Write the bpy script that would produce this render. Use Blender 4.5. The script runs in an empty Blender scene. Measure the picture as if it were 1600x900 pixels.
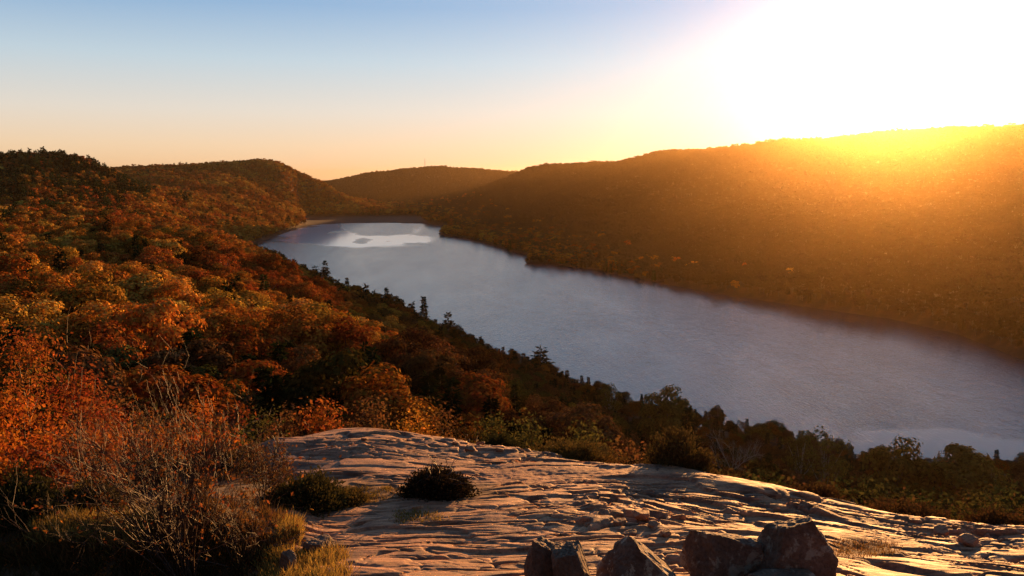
import bpy, math, random
import numpy as np
from mathutils import Vector

# ------------------------------------------------------------------ camera, sky, sun, exposure
scn = bpy.context.scene
COL = scn.collection
CAM_Z = 100.0
FPX = 1250.0                                    # focal length in photo pixels (1600 wide)
PITCH = math.atan(175.0 / FPX)
cam_d = bpy.data.cameras.new("camera"); cam = bpy.data.objects.new("camera", cam_d); COL.objects.link(cam)
cam_d.sensor_width = 36.0; cam_d.lens = 36.0 * FPX / 1600.0
cam_d.clip_start = 0.1; cam_d.clip_end = 60000.0
cam.location = (0, 0, CAM_Z); cam.rotation_euler = (math.pi / 2 - PITCH, 0, 0)
scn.camera = cam

SUN_AZ, SUN_EL = math.radians(25.2), math.radians(5.1)
world = bpy.data.worlds.new("World"); scn.world = world; world.use_nodes = True
wn = world.node_tree; wn.nodes.clear()
w_out = wn.nodes.new("ShaderNodeOutputWorld"); w_bg = wn.nodes.new("ShaderNodeBackground")
w_sky = wn.nodes.new("ShaderNodeTexSky"); w_sky.sky_type = 'NISHITA'; w_sky.sun_disc = False
w_sky.sun_elevation = SUN_EL; w_sky.sun_rotation = SUN_AZ
w_sky.altitude = 300; w_sky.air_density = 1.0; w_sky.dust_density = 1.0; w_sky.ozone_density = 1.5
SKY_GAIN = 1 / 3.25
w_bg.inputs["Strength"].default_value = 0.05
def wnode(t, **kw):
    q = wn.nodes.new(t)
    for k, v in kw.items(): setattr(q, k, v)
    return q
def wmath(op, a, b=None):
    q = wnode("ShaderNodeMath", operation=op)
    for i, v in ((0, a), (1, b)):
        if v is None: continue
        if isinstance(v, (int, float)): q.inputs[i].default_value = v
        else: wn.links.new(v, q.inputs[i])
    return q.outputs[0]
w_tc = wnode("ShaderNodeTexCoord"); w_sep = wnode("ShaderNodeSeparateXYZ"); wn.links.new(w_tc.outputs["Generated"], w_sep.inputs[0])
w_el = wmath('DIVIDE', wmath('ARCSINE', w_sep.outputs[2]), math.pi / 2)          # 0 at the horizon, 1 overhead
w_rmp = wnode("ShaderNodeValToRGB"); wn.links.new(w_el, w_rmp.inputs[0])
SKY_STOPS = [(0.0, (.90, .56, .29)), (0.022, (.90, .66, .43)), (0.048, (.78, .71, .62)), (0.085, (.53, .65, .73)), (0.125, (.27, .45, .68)), (0.20, (.23, .41, .65)), (0.42, (.14, .28, .52)), (1.0, (.03, .09, .26))]
_e = w_rmp.color_ramp.elements
while len(_e) < len(SKY_STOPS): _e.new(0.5)
for _el, (_p, _c) in zip(_e, SKY_STOPS): _el.position = _p; _el.color = (*_c, 1)
w_dot = wnode("ShaderNodeVectorMath", operation='DOT_PRODUCT'); wn.links.new(w_tc.outputs["Generated"], w_dot.inputs[0])
w_dot.inputs[1].default_value = (math.cos(SUN_EL) * math.sin(SUN_AZ), math.cos(SUN_EL) * math.cos(SUN_AZ), math.sin(SUN_EL))
w_ang = wmath('ARCCOSINE', wmath('MINIMUM', w_dot.outputs["Value"], 0.99999))
def lobe(deg, gain, col):                                                         # the bright sky round the sun
    q = wmath('POWER', wmath('DIVIDE', w_ang, math.radians(deg)), 1.15); g = wmath('MULTIPLY', wmath('EXPONENT', wmath('MULTIPLY', q, -1.0)), gain)
    m = wnode("ShaderNodeVectorMath", operation='SCALE'); m.inputs[0].default_value = col; wn.links.new(g, m.inputs["Scale"]); return m.outputs[0]
def vadd(a, b):
    q = wnode("ShaderNodeVectorMath", operation='ADD'); wn.links.new(a, q.inputs[0]); wn.links.new(b, q.inputs[1]); return q.outputs[0]
# the sky away from the sun is dimmer, and below the horizon lies only dark land
w_back = wnode("ShaderNodeMapRange", interpolation_type='SMOOTHSTEP'); wn.links.new(w_ang, w_back.inputs[0])
for _i, _v in ((1, math.radians(58)), (2, math.radians(130)), (3, 1.0), (4, 0.30)): w_back.inputs[_i].default_value = _v
w_low = wnode("ShaderNodeMapRange", interpolation_type='SMOOTHSTEP'); wn.links.new(w_sep.outputs[2], w_low.inputs[0])
for _i, _v in ((1, -0.03), (2, -0.004), (3, 0.05), (4, 1.0)): w_low.inputs[_i].default_value = _v
w_base = wnode("ShaderNodeVectorMath", operation='SCALE'); wn.links.new(w_rmp.outputs[0], w_base.inputs[0]); wn.links.new(wmath('MULTIPLY', w_back.outputs[0], w_low.outputs[0]), w_base.inputs["Scale"])
w_sum = vadd(vadd(w_base.outputs[0], lobe(19, 0.38, (.95, .95, 1.0))), lobe(3.5, 3.6, (1.0, .94, .86)))
w_bg2 = wnode("ShaderNodeBackground"); wn.links.new(w_sum, w_bg2.inputs[0]); w_bg2.inputs["Strength"].default_value = SKY_GAIN * 1.0
w_mix = wnode("ShaderNodeMixShader"); w_mix.inputs[0].default_value = 0.95
wn.links.new(w_sky.outputs[0], w_bg.inputs[0]); wn.links.new(w_bg.outputs[0], w_mix.inputs[1]); wn.links.new(w_bg2.outputs[0], w_mix.inputs[2]); wn.links.new(w_mix.outputs[0], w_out.inputs[0])

sun_d = bpy.data.lights.new("sun", 'SUN'); sun = bpy.data.objects.new("sun", sun_d); COL.objects.link(sun)
sun_d.energy = 5.0; sun_d.angle = math.radians(0.5); sun_d.color = (1.0, 0.47, 0.145)
SUN_V = Vector((math.cos(SUN_EL) * math.sin(SUN_AZ), math.cos(SUN_EL) * math.cos(SUN_AZ), math.sin(SUN_EL)))
sun.rotation_euler = (-SUN_V).to_track_quat('-Z', 'Y').to_euler()
sun.location = SUN_V * 3000

vs = scn.view_settings
vs.view_transform = 'Standard'; vs.look = 'None'; vs.gamma = 1.0; vs.use_curve_mapping = False
vs.exposure = 1.7
scn.cycles.use_denoising = True; scn.cycles.use_adaptive_sampling = False
scn.cycles.max_bounces = 6; scn.cycles.diffuse_bounces = 2; scn.cycles.transmission_bounces = 3
scn.cycles.volume_bounces = 0; scn.cycles.transparent_max_bounces = 4
HAZE_DENSITY, HAZE_ANISO = 2.8e-5, 0.885

rng = np.random.default_rng(7)
random.seed(7)

# ------------------------------------------------------------------ maths helpers
CP, SP = math.cos(PITCH), math.sin(PITCH)
def P(px, py, d):
    """the point seen at photo pixel (px, py) at ground distance d"""
    u = (px - 800.0) / FPX; v = -(py - 450.0) / FPX
    f = CP + SP * v; z = -SP + CP * v
    return np.array([d * u / f, d, CAM_Z + d * z / f])
def Pz(px, py, z0=0.0):
    u = (px - 800.0) / FPX; v = -(py - 450.0) / FPX
    f = CP + SP * v; z = -SP + CP * v
    return P(px, py, (z0 - CAM_Z) * f / z)
def to_pix(x, y, z):
    dz = z - CAM_Z
    f = CP * y - SP * dz; up = SP * y + CP * dz
    return 800.0 + FPX * x / f, 450.0 - FPX * up / f, f

_perm = np.random.default_rng(3).permutation(1024).astype(np.int64)
_ang = np.random.default_rng(4).uniform(0, 2 * np.pi, 1024)
_gx, _gy = np.cos(_ang), np.sin(_ang)
def perlin(x, y, seed=0):
    x = np.asarray(x, float) + seed * 17.31; y = np.asarray(y, float) + seed * 9.77
    xi = np.floor(x).astype(np.int64); yi = np.floor(y).astype(np.int64)
    xf = x - xi; yf = y - yi
    def g(i, j, fx, fy):
        h = _perm[(_perm[i & 1023] + j) & 1023]
        return _gx[h] * fx + _gy[h] * fy
    u = xf ** 3 * (xf * (xf * 6 - 15) + 10); v = yf ** 3 * (yf * (yf * 6 - 15) + 10)
    a = g(xi, yi, xf, yf); b = g(xi + 1, yi, xf - 1, yf)
    c = g(xi, yi + 1, xf, yf - 1); d = g(xi + 1, yi + 1, xf - 1, yf - 1)
    return 1.4 * ((a * (1 - u) + b * u) * (1 - v) + (c * (1 - u) + d * u) * v)
def fbm(x, y, oct=4, seed=0, gain=0.5):
    t = 0; a = 1.0
    for k in range(oct):
        t = t + a * perlin(x * 2 ** k, y * 2 ** k, seed + k * 3); a *= gain
    return t
def sstep(a, b, x):
    t = np.clip((x - a) / (b - a), 0, 1); return t * t * (3 - 2 * t)

class MQ:                                        # smooth surface through scattered heights
    def __init__(self, pts, c, lam=0.0):
        p = np.array(pts, float); self.p = p[:, :2]; self.c = c
        n = len(p); r = np.linalg.norm(self.p[:, None] - self.p[None], axis=2)
        A = np.zeros((n + 3, n + 3)); A[:n, :n] = -np.sqrt(r * r + c * c) - np.eye(n) * lam
        self.s = np.abs(self.p).max()
        Q = np.c_[np.ones(n), self.p / self.s]; A[:n, n:] = Q; A[n:, :n] = Q.T
        self.w = np.linalg.solve(A, np.r_[p[:, 2], 0, 0, 0])
    def __call__(self, x, y):
        sh = np.shape(x); q = np.c_[np.ravel(x), np.ravel(y)]; out = np.empty(len(q)); n = len(self.p)
        for i in range(0, len(q), 40000):
            b = q[i:i + 40000]
            r2 = ((b[:, None] - self.p[None]) ** 2).sum(2)
            out[i:i + 40000] = -np.sqrt(r2 + self.c ** 2) @ self.w[:n] + self.w[n] + (b / self.s) @ self.w[n + 1:]
        return out.reshape(sh)

# ------------------------------------------------------------------ mesh helpers
def mesh_of(name, V, F, mats=(), smooth=False, mat_idx=None, uvless=True):
    V = np.asarray(V, np.float32).reshape(-1, 3); F = np.asarray(F, np.int32)
    me = bpy.data.meshes.new(name)
    k = F.shape[1] if F.ndim == 2 else 3
    me.vertices.add(len(V)); me.vertices.foreach_set("co", V.ravel())
    if len(F):
        me.loops.add(F.size); me.loops.foreach_set("vertex_index", F.ravel())
        me.polygons.add(len(F)); me.polygons.foreach_set("loop_start", np.arange(0, F.size, k, dtype=np.int32))
        me.polygons.foreach_set("use_smooth", np.full(len(F), smooth, bool))
    for m in mats: me.materials.append(m)
    if mat_idx is not None: me.polygons.foreach_set("material_index", np.asarray(mat_idx, np.int32))
    me.update(calc_edges=True)
    return me
def link(name, me, parent=None, loc=None):
    o = bpy.data.objects.new(name, me); COL.objects.link(o)
    if parent is not None: o.parent = parent
    if loc is not None: o.location = loc
    return o
def empty(name, loc, rz=0.0, sc=1.0):
    o = bpy.data.objects.new(name, None); COL.objects.link(o); o.empty_display_size = 0.3
    o.location = loc; o.rotation_euler = (0, 0, rz); o.scale = (sc, sc, sc) if np.isscalar(sc) else sc
    return o
def tag(o, label, cat=None, group=None, kind=None):
    o["label"] = label
    if cat: o["category"] = cat
    if group: o["group"] = group
    if kind: o["kind"] = kind
    return o
def grid_faces(nr, nc):
    i = np.arange(nr * nc).reshape(nr, nc)
    return np.stack([i[:-1, :-1], i[:-1, 1:], i[1:, 1:], i[1:, :-1]], -1).reshape(-1, 4)
def fattr(me, name, vals):
    a = me.attributes.new(name, 'FLOAT', 'POINT'); a.data.foreach_set("value", np.asarray(vals, np.float32).ravel())
class MB:                                        # collects quads of several shapes into one mesh
    def __init__(self): self.V = []; self.F = []; self.n = 0
    def add(self, V, F):
        V = np.asarray(V, float).reshape(-1, 3); self.V.append(V); self.F.append(np.asarray(F) + self.n); self.n += len(V)
    def tube(self, pts, rad, sides=6):
        pts = np.asarray(pts, float); n = len(pts)
        t = np.gradient(pts, axis=0); t /= np.linalg.norm(t, axis=1, keepdims=True) + 1e-9
        ref = np.where(np.abs(t[:, 2:3]) > 0.9, [[1, 0, 0]], [[0, 0, 1]])
        a = np.cross(t, ref); a /= np.linalg.norm(a, axis=1, keepdims=True) + 1e-9; b = np.cross(t, a)
        th = np.arange(sides) * 2 * np.pi / sides
        V = pts[:, None] + np.asarray(rad).reshape(-1, 1, 1) * (a[:, None] * np.cos(th)[None, :, None] + b[:, None] * np.sin(th)[None, :, None])
        i = np.arange(n * sides).reshape(n, sides); j = np.roll(i, -1, 1)
        F = np.stack([i[:-1], j[:-1], j[1:], i[1:]], -1).reshape(-1, 4)
        self.add(V.reshape(-1, 3), F)
    def leaves(self, C, N, size, aspect=0.7, jit=0.5, r=rng):
        """one small pointed leaf (or clump) face at each C, facing roughly along N"""
        n = len(C); N = N + r.normal(0, jit, (n, 3)); N /= np.linalg.norm(N, axis=1, keepdims=True) + 1e-9
        t = r.normal(0, 1, (n, 3)); a = np.cross(N, t); a /= np.linalg.norm(a, axis=1, keepdims=True) + 1e-9; b = np.cross(N, a)
        s = (np.asarray(size) * r.uniform(0.6, 1.35, n))[:, None] * 0.5
        bend = N * s * r.uniform(-0.35, 0.35, n)[:, None]
        V = np.stack([C - a * s, C - b * s * aspect + bend, C + a * s * 1.1, C + b * s * aspect + bend], 1)
        self.add(V.reshape(-1, 3), np.arange(4 * n).reshape(n, 4))
    def sprays(self, C, D, length, width, r=rng):
        """narrow pointed face starting at C along D"""
        n = len(C); D = D / (np.linalg.norm(D, axis=1, keepdims=True) + 1e-9)
        t = r.normal(0, 1, (n, 3)); a = np.cross(D, t); a /= np.linalg.norm(a, axis=1, keepdims=True) + 1e-9
        L = (np.asarray(length) * r.uniform(0.6, 1.3, n))[:, None]; W = (np.asarray(width) * r.uniform(0.7, 1.3, n))[:, None] * 0.5
        V = np.stack([C, C + D * L * 0.5 + a * W, C + D * L, C + D * L * 0.5 - a * W], 1)
        self.add(V.reshape(-1, 3), np.arange(4 * n).reshape(n, 4))
    def get(self): return np.concatenate(self.V), np.concatenate(self.F)
    def mesh(self, name, mats, smooth=False):
        V, F = self.get(); return mesh_of(name, V, F, mats, smooth)

# ------------------------------------------------------------------ materials
def new_mat(name):
    m = bpy.data.materials.new(name); m.use_nodes = True; nt = m.node_tree; nt.nodes.clear()
    o = nt.nodes.new("ShaderNodeOutputMaterial"); return m, nt, o
def nd(nt, t, **kw):
    n = nt.nodes.new(t)
    for k, v in kw.items():
        if k in n.inputs: n.inputs[k].default_value = v
        else: setattr(n, k, v)
    return n
def ramp(nt, fac, stops):
    r = nt.nodes.new("ShaderNodeValToRGB"); e = r.color_ramp.elements
    while len(e) < len(stops): e.new(0.5)
    for el, (p, c) in zip(e, stops): el.position = p; el.color = (*c, 1)
    if fac is not None: nt.links.new(fac, r.inputs[0])
    return r
def noise(nt, vec, scale, detail=4, rough=0.55, dist=0.0):
    n = nd(nt, "ShaderNodeTexNoise", Scale=scale, Detail=detail, Roughness=rough, Distortion=dist)
    if vec is not None: nt.links.new(vec, n.inputs["Vector"])
    return n
def mapping(nt, sc=(1, 1, 1), rot=(0, 0, 0)):
    tc = nt.nodes.new("ShaderNodeTexCoord"); mp = nt.nodes.new("ShaderNodeMapping")
    mp.inputs["Scale"].default_value = sc; mp.inputs["Rotation"].default_value = rot
    nt.links.new(tc.outputs["Object"], mp.inputs["Vector"]); return mp.outputs[0]
def mixrgb(nt, f, a, b, mode='MIX'):
    m = nt.nodes.new("ShaderNodeMixRGB"); m.blend_type = mode
    for s, v in ((0, f), (1, a), (2, b)):
        if isinstance(v, (int, float)): m.inputs[s].default_value = v
        elif isinstance(v, tuple): m.inputs[s].default_value = (*v, 1)
        else: nt.links.new(v, m.inputs[s])
    return m.outputs[0]
def math_n(nt, op, a, b=None):
    m = nt.nodes.new("ShaderNodeMath"); m.operation = op
    for s, v in ((0, a), (1, b)):
        if v is None: continue
        if isinstance(v, (int, float)): m.inputs[s].default_value = v
        else: nt.links.new(v, m.inputs[s])
    return m.outputs[0]

def leaf_material(name, tint=None, transl=0.35, vary=0.55):
    """leaf: diffuse + light coming through; the tint is the tree's own colour, each leaf a little different"""
    m, nt, out = new_mat(name)
    geo = nt.nodes.new("ShaderNodeNewGeometry")
    if tint is None:
        at = nd(nt, "ShaderNodeAttribute", attribute_type='INSTANCER', attribute_name="tint"); col = at.outputs["Color"]
    else:
        c = nt.nodes.new("ShaderNodeRGB"); c.outputs[0].default_value = (*tint, 1); col = c.outputs[0]
    hs = nt.nodes.new("ShaderNodeHueSaturation"); nt.links.new(col, hs.inputs["Color"])
    rnd = geo.outputs["Random Per Island"]
    nt.links.new(math_n(nt, 'ADD', math_n(nt, 'MULTIPLY', rnd, vary * 1.6), 1.0 - vary * 0.8), hs.inputs["Value"])
    r2 = math_n(nt, 'FRACT', math_n(nt, 'MULTIPLY', rnd, 37.7))
    nt.links.new(math_n(nt, 'ADD', math_n(nt, 'MULTIPLY', r2, 0.035), 0.4825), hs.inputs["Hue"])
    d = nt.nodes.new("ShaderNodeBsdfDiffuse"); t = nt.nodes.new("ShaderNodeBsdfTranslucent")
    nt.links.new(hs.outputs[0], d.inputs[0]); nt.links.new(hs.outputs[0], t.inputs[0])
    mx = nt.nodes.new("ShaderNodeMixShader"); mx.inputs[0].default_value = transl
    nt.links.new(d.outputs[0], mx.inputs[1]); nt.links.new(t.outputs[0], mx.inputs[2])
    nt.links.new(mx.outputs[0], out.inputs[0]); return m
def simple_material(name, c1, c2, scale=8, rough=0.85, bump=0.3, bscale=30, spec=0.3):
    m, nt, out = new_mat(name); b = nd(nt, "ShaderNodeBsdfPrincipled", Roughness=rough)
    b.inputs["Specular IOR Level"].default_value = spec
    v = mapping(nt); n = noise(nt, v, scale, 5); r = ramp(nt, n.outputs[0], [(0.35, c1), (0.7, c2)])
    nt.links.new(r.outputs[0], b.inputs["Base Color"])
    if bump:
        n2 = noise(nt, v, bscale, 5); bp = nd(nt, "ShaderNodeBump", Strength=bump, Distance=0.02)
        nt.links.new(n2.outputs[0], bp.inputs["Height"]); nt.links.new(bp.outputs[0], b.inputs["Normal"])
    nt.links.new(b.outputs[0], out.inputs[0]); return m

M_LEAF = leaf_material("leaf_tinted", transl=0.30)
M_CROWN = leaf_material("crown_leaf_tinted", transl=0.14, vary=0.6)
M_DUSK = leaf_material("dull_crown_leaf_tinted", transl=0.14, vary=0.10)
M_NEEDLE = leaf_material("needle_tinted", transl=0.15, vary=0.5)
M_BARK = simple_material("bark", (0.05, 0.035, 0.025), (0.11, 0.08, 0.06), 3, bump=0)
M_TWIG = simple_material("twig_bark", (0.028, 0.014, 0.008), (0.075, 0.037, 0.020), 14, bump=0, rough=0.6)
M_PALEBARK = simple_material("pale_bark", (0.22, 0.18, 0.14), (0.34, 0.29, 0.24), 6, bump=0)

# ------------------------------------------------------------------ land: heights
LAKE_NEAR = [(450, 405, 846), (510, 435, 690), (560, 455, 610), (640, 478, 542), (710, 525, 440), (780, 550, 400), (850, 575, 367), (920, 595, 344),
             (1000, 625, 314), (1100, 650, 293), (1200, 672, 277), (1300, 695, 262), (1400, 735, 239), (1500, 725, 244), (1600, 730, 242), (1800, 740, 236), (2200, 760, 226), (2600, 780, 220)]
LAKE_FAR = [(2600, 900), (2200, 780), (1900, 655), (1700, 592), (1600, 562), (1540, 538), (1500, 522), (1400, 499), (1300, 485), (1200, 470), (1100, 454), (1000, 437), (920, 421),
            (860, 413), (832, 413), (818, 411), (822, 406), (835, 403), (800, 394), (760, 381), (735, 374), (700, 369), (682, 366), (690, 362), (702, 359), (694, 352), (660, 349), (600, 348.5), (540, 349), (500, 351), (472, 354),
            (455, 360), (430, 369), (405, 379), (380, 387), (377, 390), (385, 393)]
lake = [(d * (px - 800) / FPX / (CP - SP * (py - 450) / FPX), d) for px, py, d in LAKE_NEAR]
lake += [tuple(Pz(px, py)[:2]) for px, py in LAKE_FAR]
LAKE = np.array(lake)
def lake_sdf(x, y):
    """distance to the lake's shore, negative on the water"""
    sh = np.shape(x); q = np.c_[np.ravel(x), np.ravel(y)]; out = np.empty(len(q))
    a = LAKE; b = np.roll(LAKE, -1, 0); ab = b - a
    for i in range(0, len(q), 40000):
        p = q[i:i + 40000]; ap = p[:, None] - a[None]
        t = np.clip((ap * ab).sum(2) / (ab * ab).sum(1), 0, 1)
        dd = np.sqrt(((ap - t[..., None] * ab) ** 2).sum(2)).min(1)
        cr = ((a[None, :, 1] > p[:, 1:2]) != (b[None, :, 1] > p[:, 1:2])) & (p[:, 0:1] < a[:, 0] + (p[:, 1:2] - a[:, 1]) / (ab[:, 1] + 1e-12) * ab[:, 0])
        out[i:i + 40000] = np.where(cr.sum(1) % 2 == 1, -dd, dd)
    return out.reshape(sh)

CANOPY = 10.0
far_pts = []
def canopy(*pts):
    for px, py, d in pts:
        p = P(px, py, d); far_pts.append((p[0], p[1], p[2] - CANOPY))
def ground(px, d, z): far_pts.append((d * (px - 800) / FPX, d, z))
canopy((-250, 520, 100), (-250, 400, 250), (-250, 330, 600), (-250, 250, 1000), (0, 585, 85), (0, 500, 140), (0, 425, 230), (0, 372, 400), (0, 330, 600), (0, 290, 800), (0, 244, 1000),
       (100, 600, 80), (100, 520, 130), (100, 450, 190), (100, 400, 270), (100, 372, 400), (100, 330, 600), (100, 290, 800), (110, 247, 1000), (195, 274, 980),
       (200, 580, 100), (200, 490, 165), (200, 425, 240), (200, 378, 400), (200, 342, 650), (200, 310, 850),
       (300, 620, 90), (300, 545, 140), (300, 465, 210), (300, 404, 330), (300, 385, 600), (300, 350, 900), (300, 310, 1200), (195, 276, 1600), (250, 264, 1800), (320, 257, 1950), (370, 253, 2000), (430, 253, 2050), (470, 268, 2100), (510, 290, 2150), (540, 308, 2300),
       (400, 620, 100), (400, 540, 160), (400, 460, 260), (400, 415, 500), (430, 402, 780), (330, 370, 1050), (370, 345, 1200), (400, 322, 1550), (450, 322, 1800), (450, 290, 1930), (300, 290, 1600), (370, 285, 1750),
       (500, 605, 110), (500, 540, 180), (500, 475, 330), (500, 440, 600),
       (600, 635, 75), (600, 570, 150), (600, 505, 350), (620, 473, 510),
       (700, 650, 80), (700, 595, 170), (700, 548, 320),
       (800, 660, 90), (800, 612, 190), (840, 580, 300), (900, 675, 100), (900, 620, 230), (1000, 695, 90), (1000, 650, 210),
       (1200, 735, 80), (1200, 690, 190), (1300, 755, 80), (1400, 760, 130), (1600, 800, 60), (1600, 755, 150), (1800, 820, 60), (1800, 760, 150))
canopy((1100, 385, 900), (1100, 325, 1180), (1055, 259, 1400), (950, 281, 1500), (1300, 400, 725), (1300, 325, 1010), (1300, 245, 1190), (1500, 430, 580), (1500, 330, 890), (1500, 258, 1110), (1500, 203, 1250), (1600, 196, 1250),
       (1410, 209, 1330), (1700, 420, 520), (1700, 300, 860), (1700, 188, 1150), (1900, 180, 1100), (2200, 170, 1000), (1280, 219, 1650), (1130, 233, 1800), (1020, 239, 1950), (980, 252, 2000),
       (900, 375, 1100), (900, 330, 1400), (900, 290, 1700), (800, 355, 1400), (800, 325, 1700), (720, 335, 1650), (720, 315, 2000), (760, 292, 2300), (830, 263, 2150), (880, 256, 2100), (940, 256, 2050),
       (510, 291, 3400), (560, 274, 3500), (620, 266, 3600), (690, 261, 3600), (740, 264, 3600), (800, 269, 3600), (860, 275, 3600), (450, 300, 3400))
ground(560, 1850, 2); ground(620, 1850, 2); ground(500, 1800, 2); ground(560, 2200, 4); ground(640, 2200, 6); ground(560, 2700, 20); ground(700, 2700, 25)
ground(620, 4600, 40); ground(300, 4600, 30); ground(900, 4600, 30); ground(1400, 2300, 120); ground(1700, 2300, 130); ground(1200, 2800, 70); ground(100, 1500, 75); ground(-200, 1500, 90); ground(350, 2600, 60); ground(0, 2500, 40)
ground(2200, 2500, 100); ground(-600, 1500, 60); ground(-800, 700, 60)
ground(505, 8500, 42); ground(0, 8500, 20); ground(1500, 8500, 20); ground(600, 14000, 30); ground(-2000, 9000, 20); ground(3500, 9000, 20); ground(3000, 3500, 60)
for px, d, z in ((300, 34, 84), (500, 34, 82), (700, 34, 80), (900, 32, 79), (1100, 32, 78), (1300, 30, 80), (1600, 30, 82), (0, 34, 86), (-300, 40, 86), (600, 48, 70), (900, 48, 66), (1200, 45, 66), (200, 48, 76)): ground(px, d, z)
FAR = MQ(far_pts, 35.0, 0.02)

near_pts = []
def nearp(*pts):
    for px, py, d in pts: near_pts.append(tuple(P(px, py, d)))
# crest of the bare rock, then its surface towards the viewer, then the soil to its left
nearp((430, 692, 17.5), (520, 684, 18.5), (600, 680, 19), (700, 690, 18.6), (760, 702, 18), (860, 716, 17.3), (1000, 738, 16.2), (1100, 750, 15.6), (1200, 768, 15), (1300, 790, 14.3), (1400, 808, 13.8), (1600, 832, 13.3), (1800, 850, 13))
nearp((480, 735, 15.2), (600, 740, 14.9), (760, 745, 14.8), (900, 755, 14.3), (1050, 775, 13.6), (560, 790, 12.6), (700, 779, 12.9), (850, 775, 13.0), (960, 775, 13.1), (1200, 800, 12.8), (1400, 840, 12.0), (1600, 865, 11.6),
      (480, 800, 12.2), (520, 840, 10.8), (600, 860, 10.2), (800, 850, 10.5), (1000, 855, 10.4), (1200, 860, 10.3), (1400, 885, 10.0), (800, 920, 8.6), (1200, 920, 8.6), (500, 910, 8.9), (1600, 920, 9.2), (800, 1200, 5.0), (200, 1200, 5), (1600, 1200, 5))
nearp((300, 856, 10.0), (150, 848, 10.2), (0, 846, 10.2), (300, 900, 9.7), (150, 890, 9.8), (0, 885, 9.8), (300, 940, 9.2), (0, 940, 9.2), (-300, 900, 9.6), (400, 770, 12.6), (250, 790, 12.2), (100, 800, 12), (-50, 810, 12), (300, 730, 15.2), (100, 745, 15.2), (-100, 750, 15.2), (300, 710, 18.5), (0, 720, 19), (-300, 730, 18))
for px, dz in ((0, 0), (200, 0), (430, 0), (600, .6), (760, .8), (1000, .2), (1200, -.3), (1400, -.6), (1600, -.8), (1900, -1), (-300, 0)):
    e = {0: 19, 200: 18.5, 430: 17.5, 600: 19, 760: 18, 1000: 16.2, 1200: 15, 1400: 13.8, 1600: 13.3, 1900: 13, -300: 18}[px]
    for dd, dz2 in ((1.6, 1.5), (4.5, 4.2), (10, 8.5)):
        d = e + dd; z = 93.9 - dz2 - (0.3 if px > 900 else 0)
        near_pts.append((d * (px - 800) / FPX, d, z))
NEAR = MQ(near_pts, 0.8, 0.004)

def rock_soil(x, y, d=None):
    """0 on bare rock, 1 on soil"""
    px, py, _ = to_pix(x, y, NEAR(x, y) if d is None else d)
    wob = 25 * fbm(x * 0.8, y * 0.8, 3, 51)
    left = 1 - sstep(415, 470, px + wob + 0.25 * (np.clip(py, 690, 900) - 790) * -1)
    # grassy hollow behind the front slab
    hol = np.exp(-(((px - 520) / 95) ** 2 + ((py - 772) / 16) ** 2)) * 1.3
    hol2 = np.exp(-(((px - 700) / 75) ** 2 + ((py - 768) / 12) ** 2)) * 1.2
    hol3 = np.exp(-(((px - 1350) / 55) ** 2 + ((py - 858) / 14) ** 2)) * 1.1
    edge_py = np.interp(px, [430, 600, 760, 1000, 1200, 1400, 1600, 1900], [690, 679, 700, 736, 765, 804, 830, 850])
    # beyond the crest the rock gives way to soil
    yc = np.interp(px, [430, 600, 760, 1000, 1200, 1400, 1600, 1900], [17.5, 19, 18, 16.2, 15, 13.8, 13.3, 13])
    drop = sstep(0.3, 1.4, y - yc)
    return np.clip(np.maximum.reduce([left, hol, hol2, hol3, drop]) + 0.25 * fbm(x * 3, y * 3, 2, 77) * (left > 0.02), 0, 1)

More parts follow.
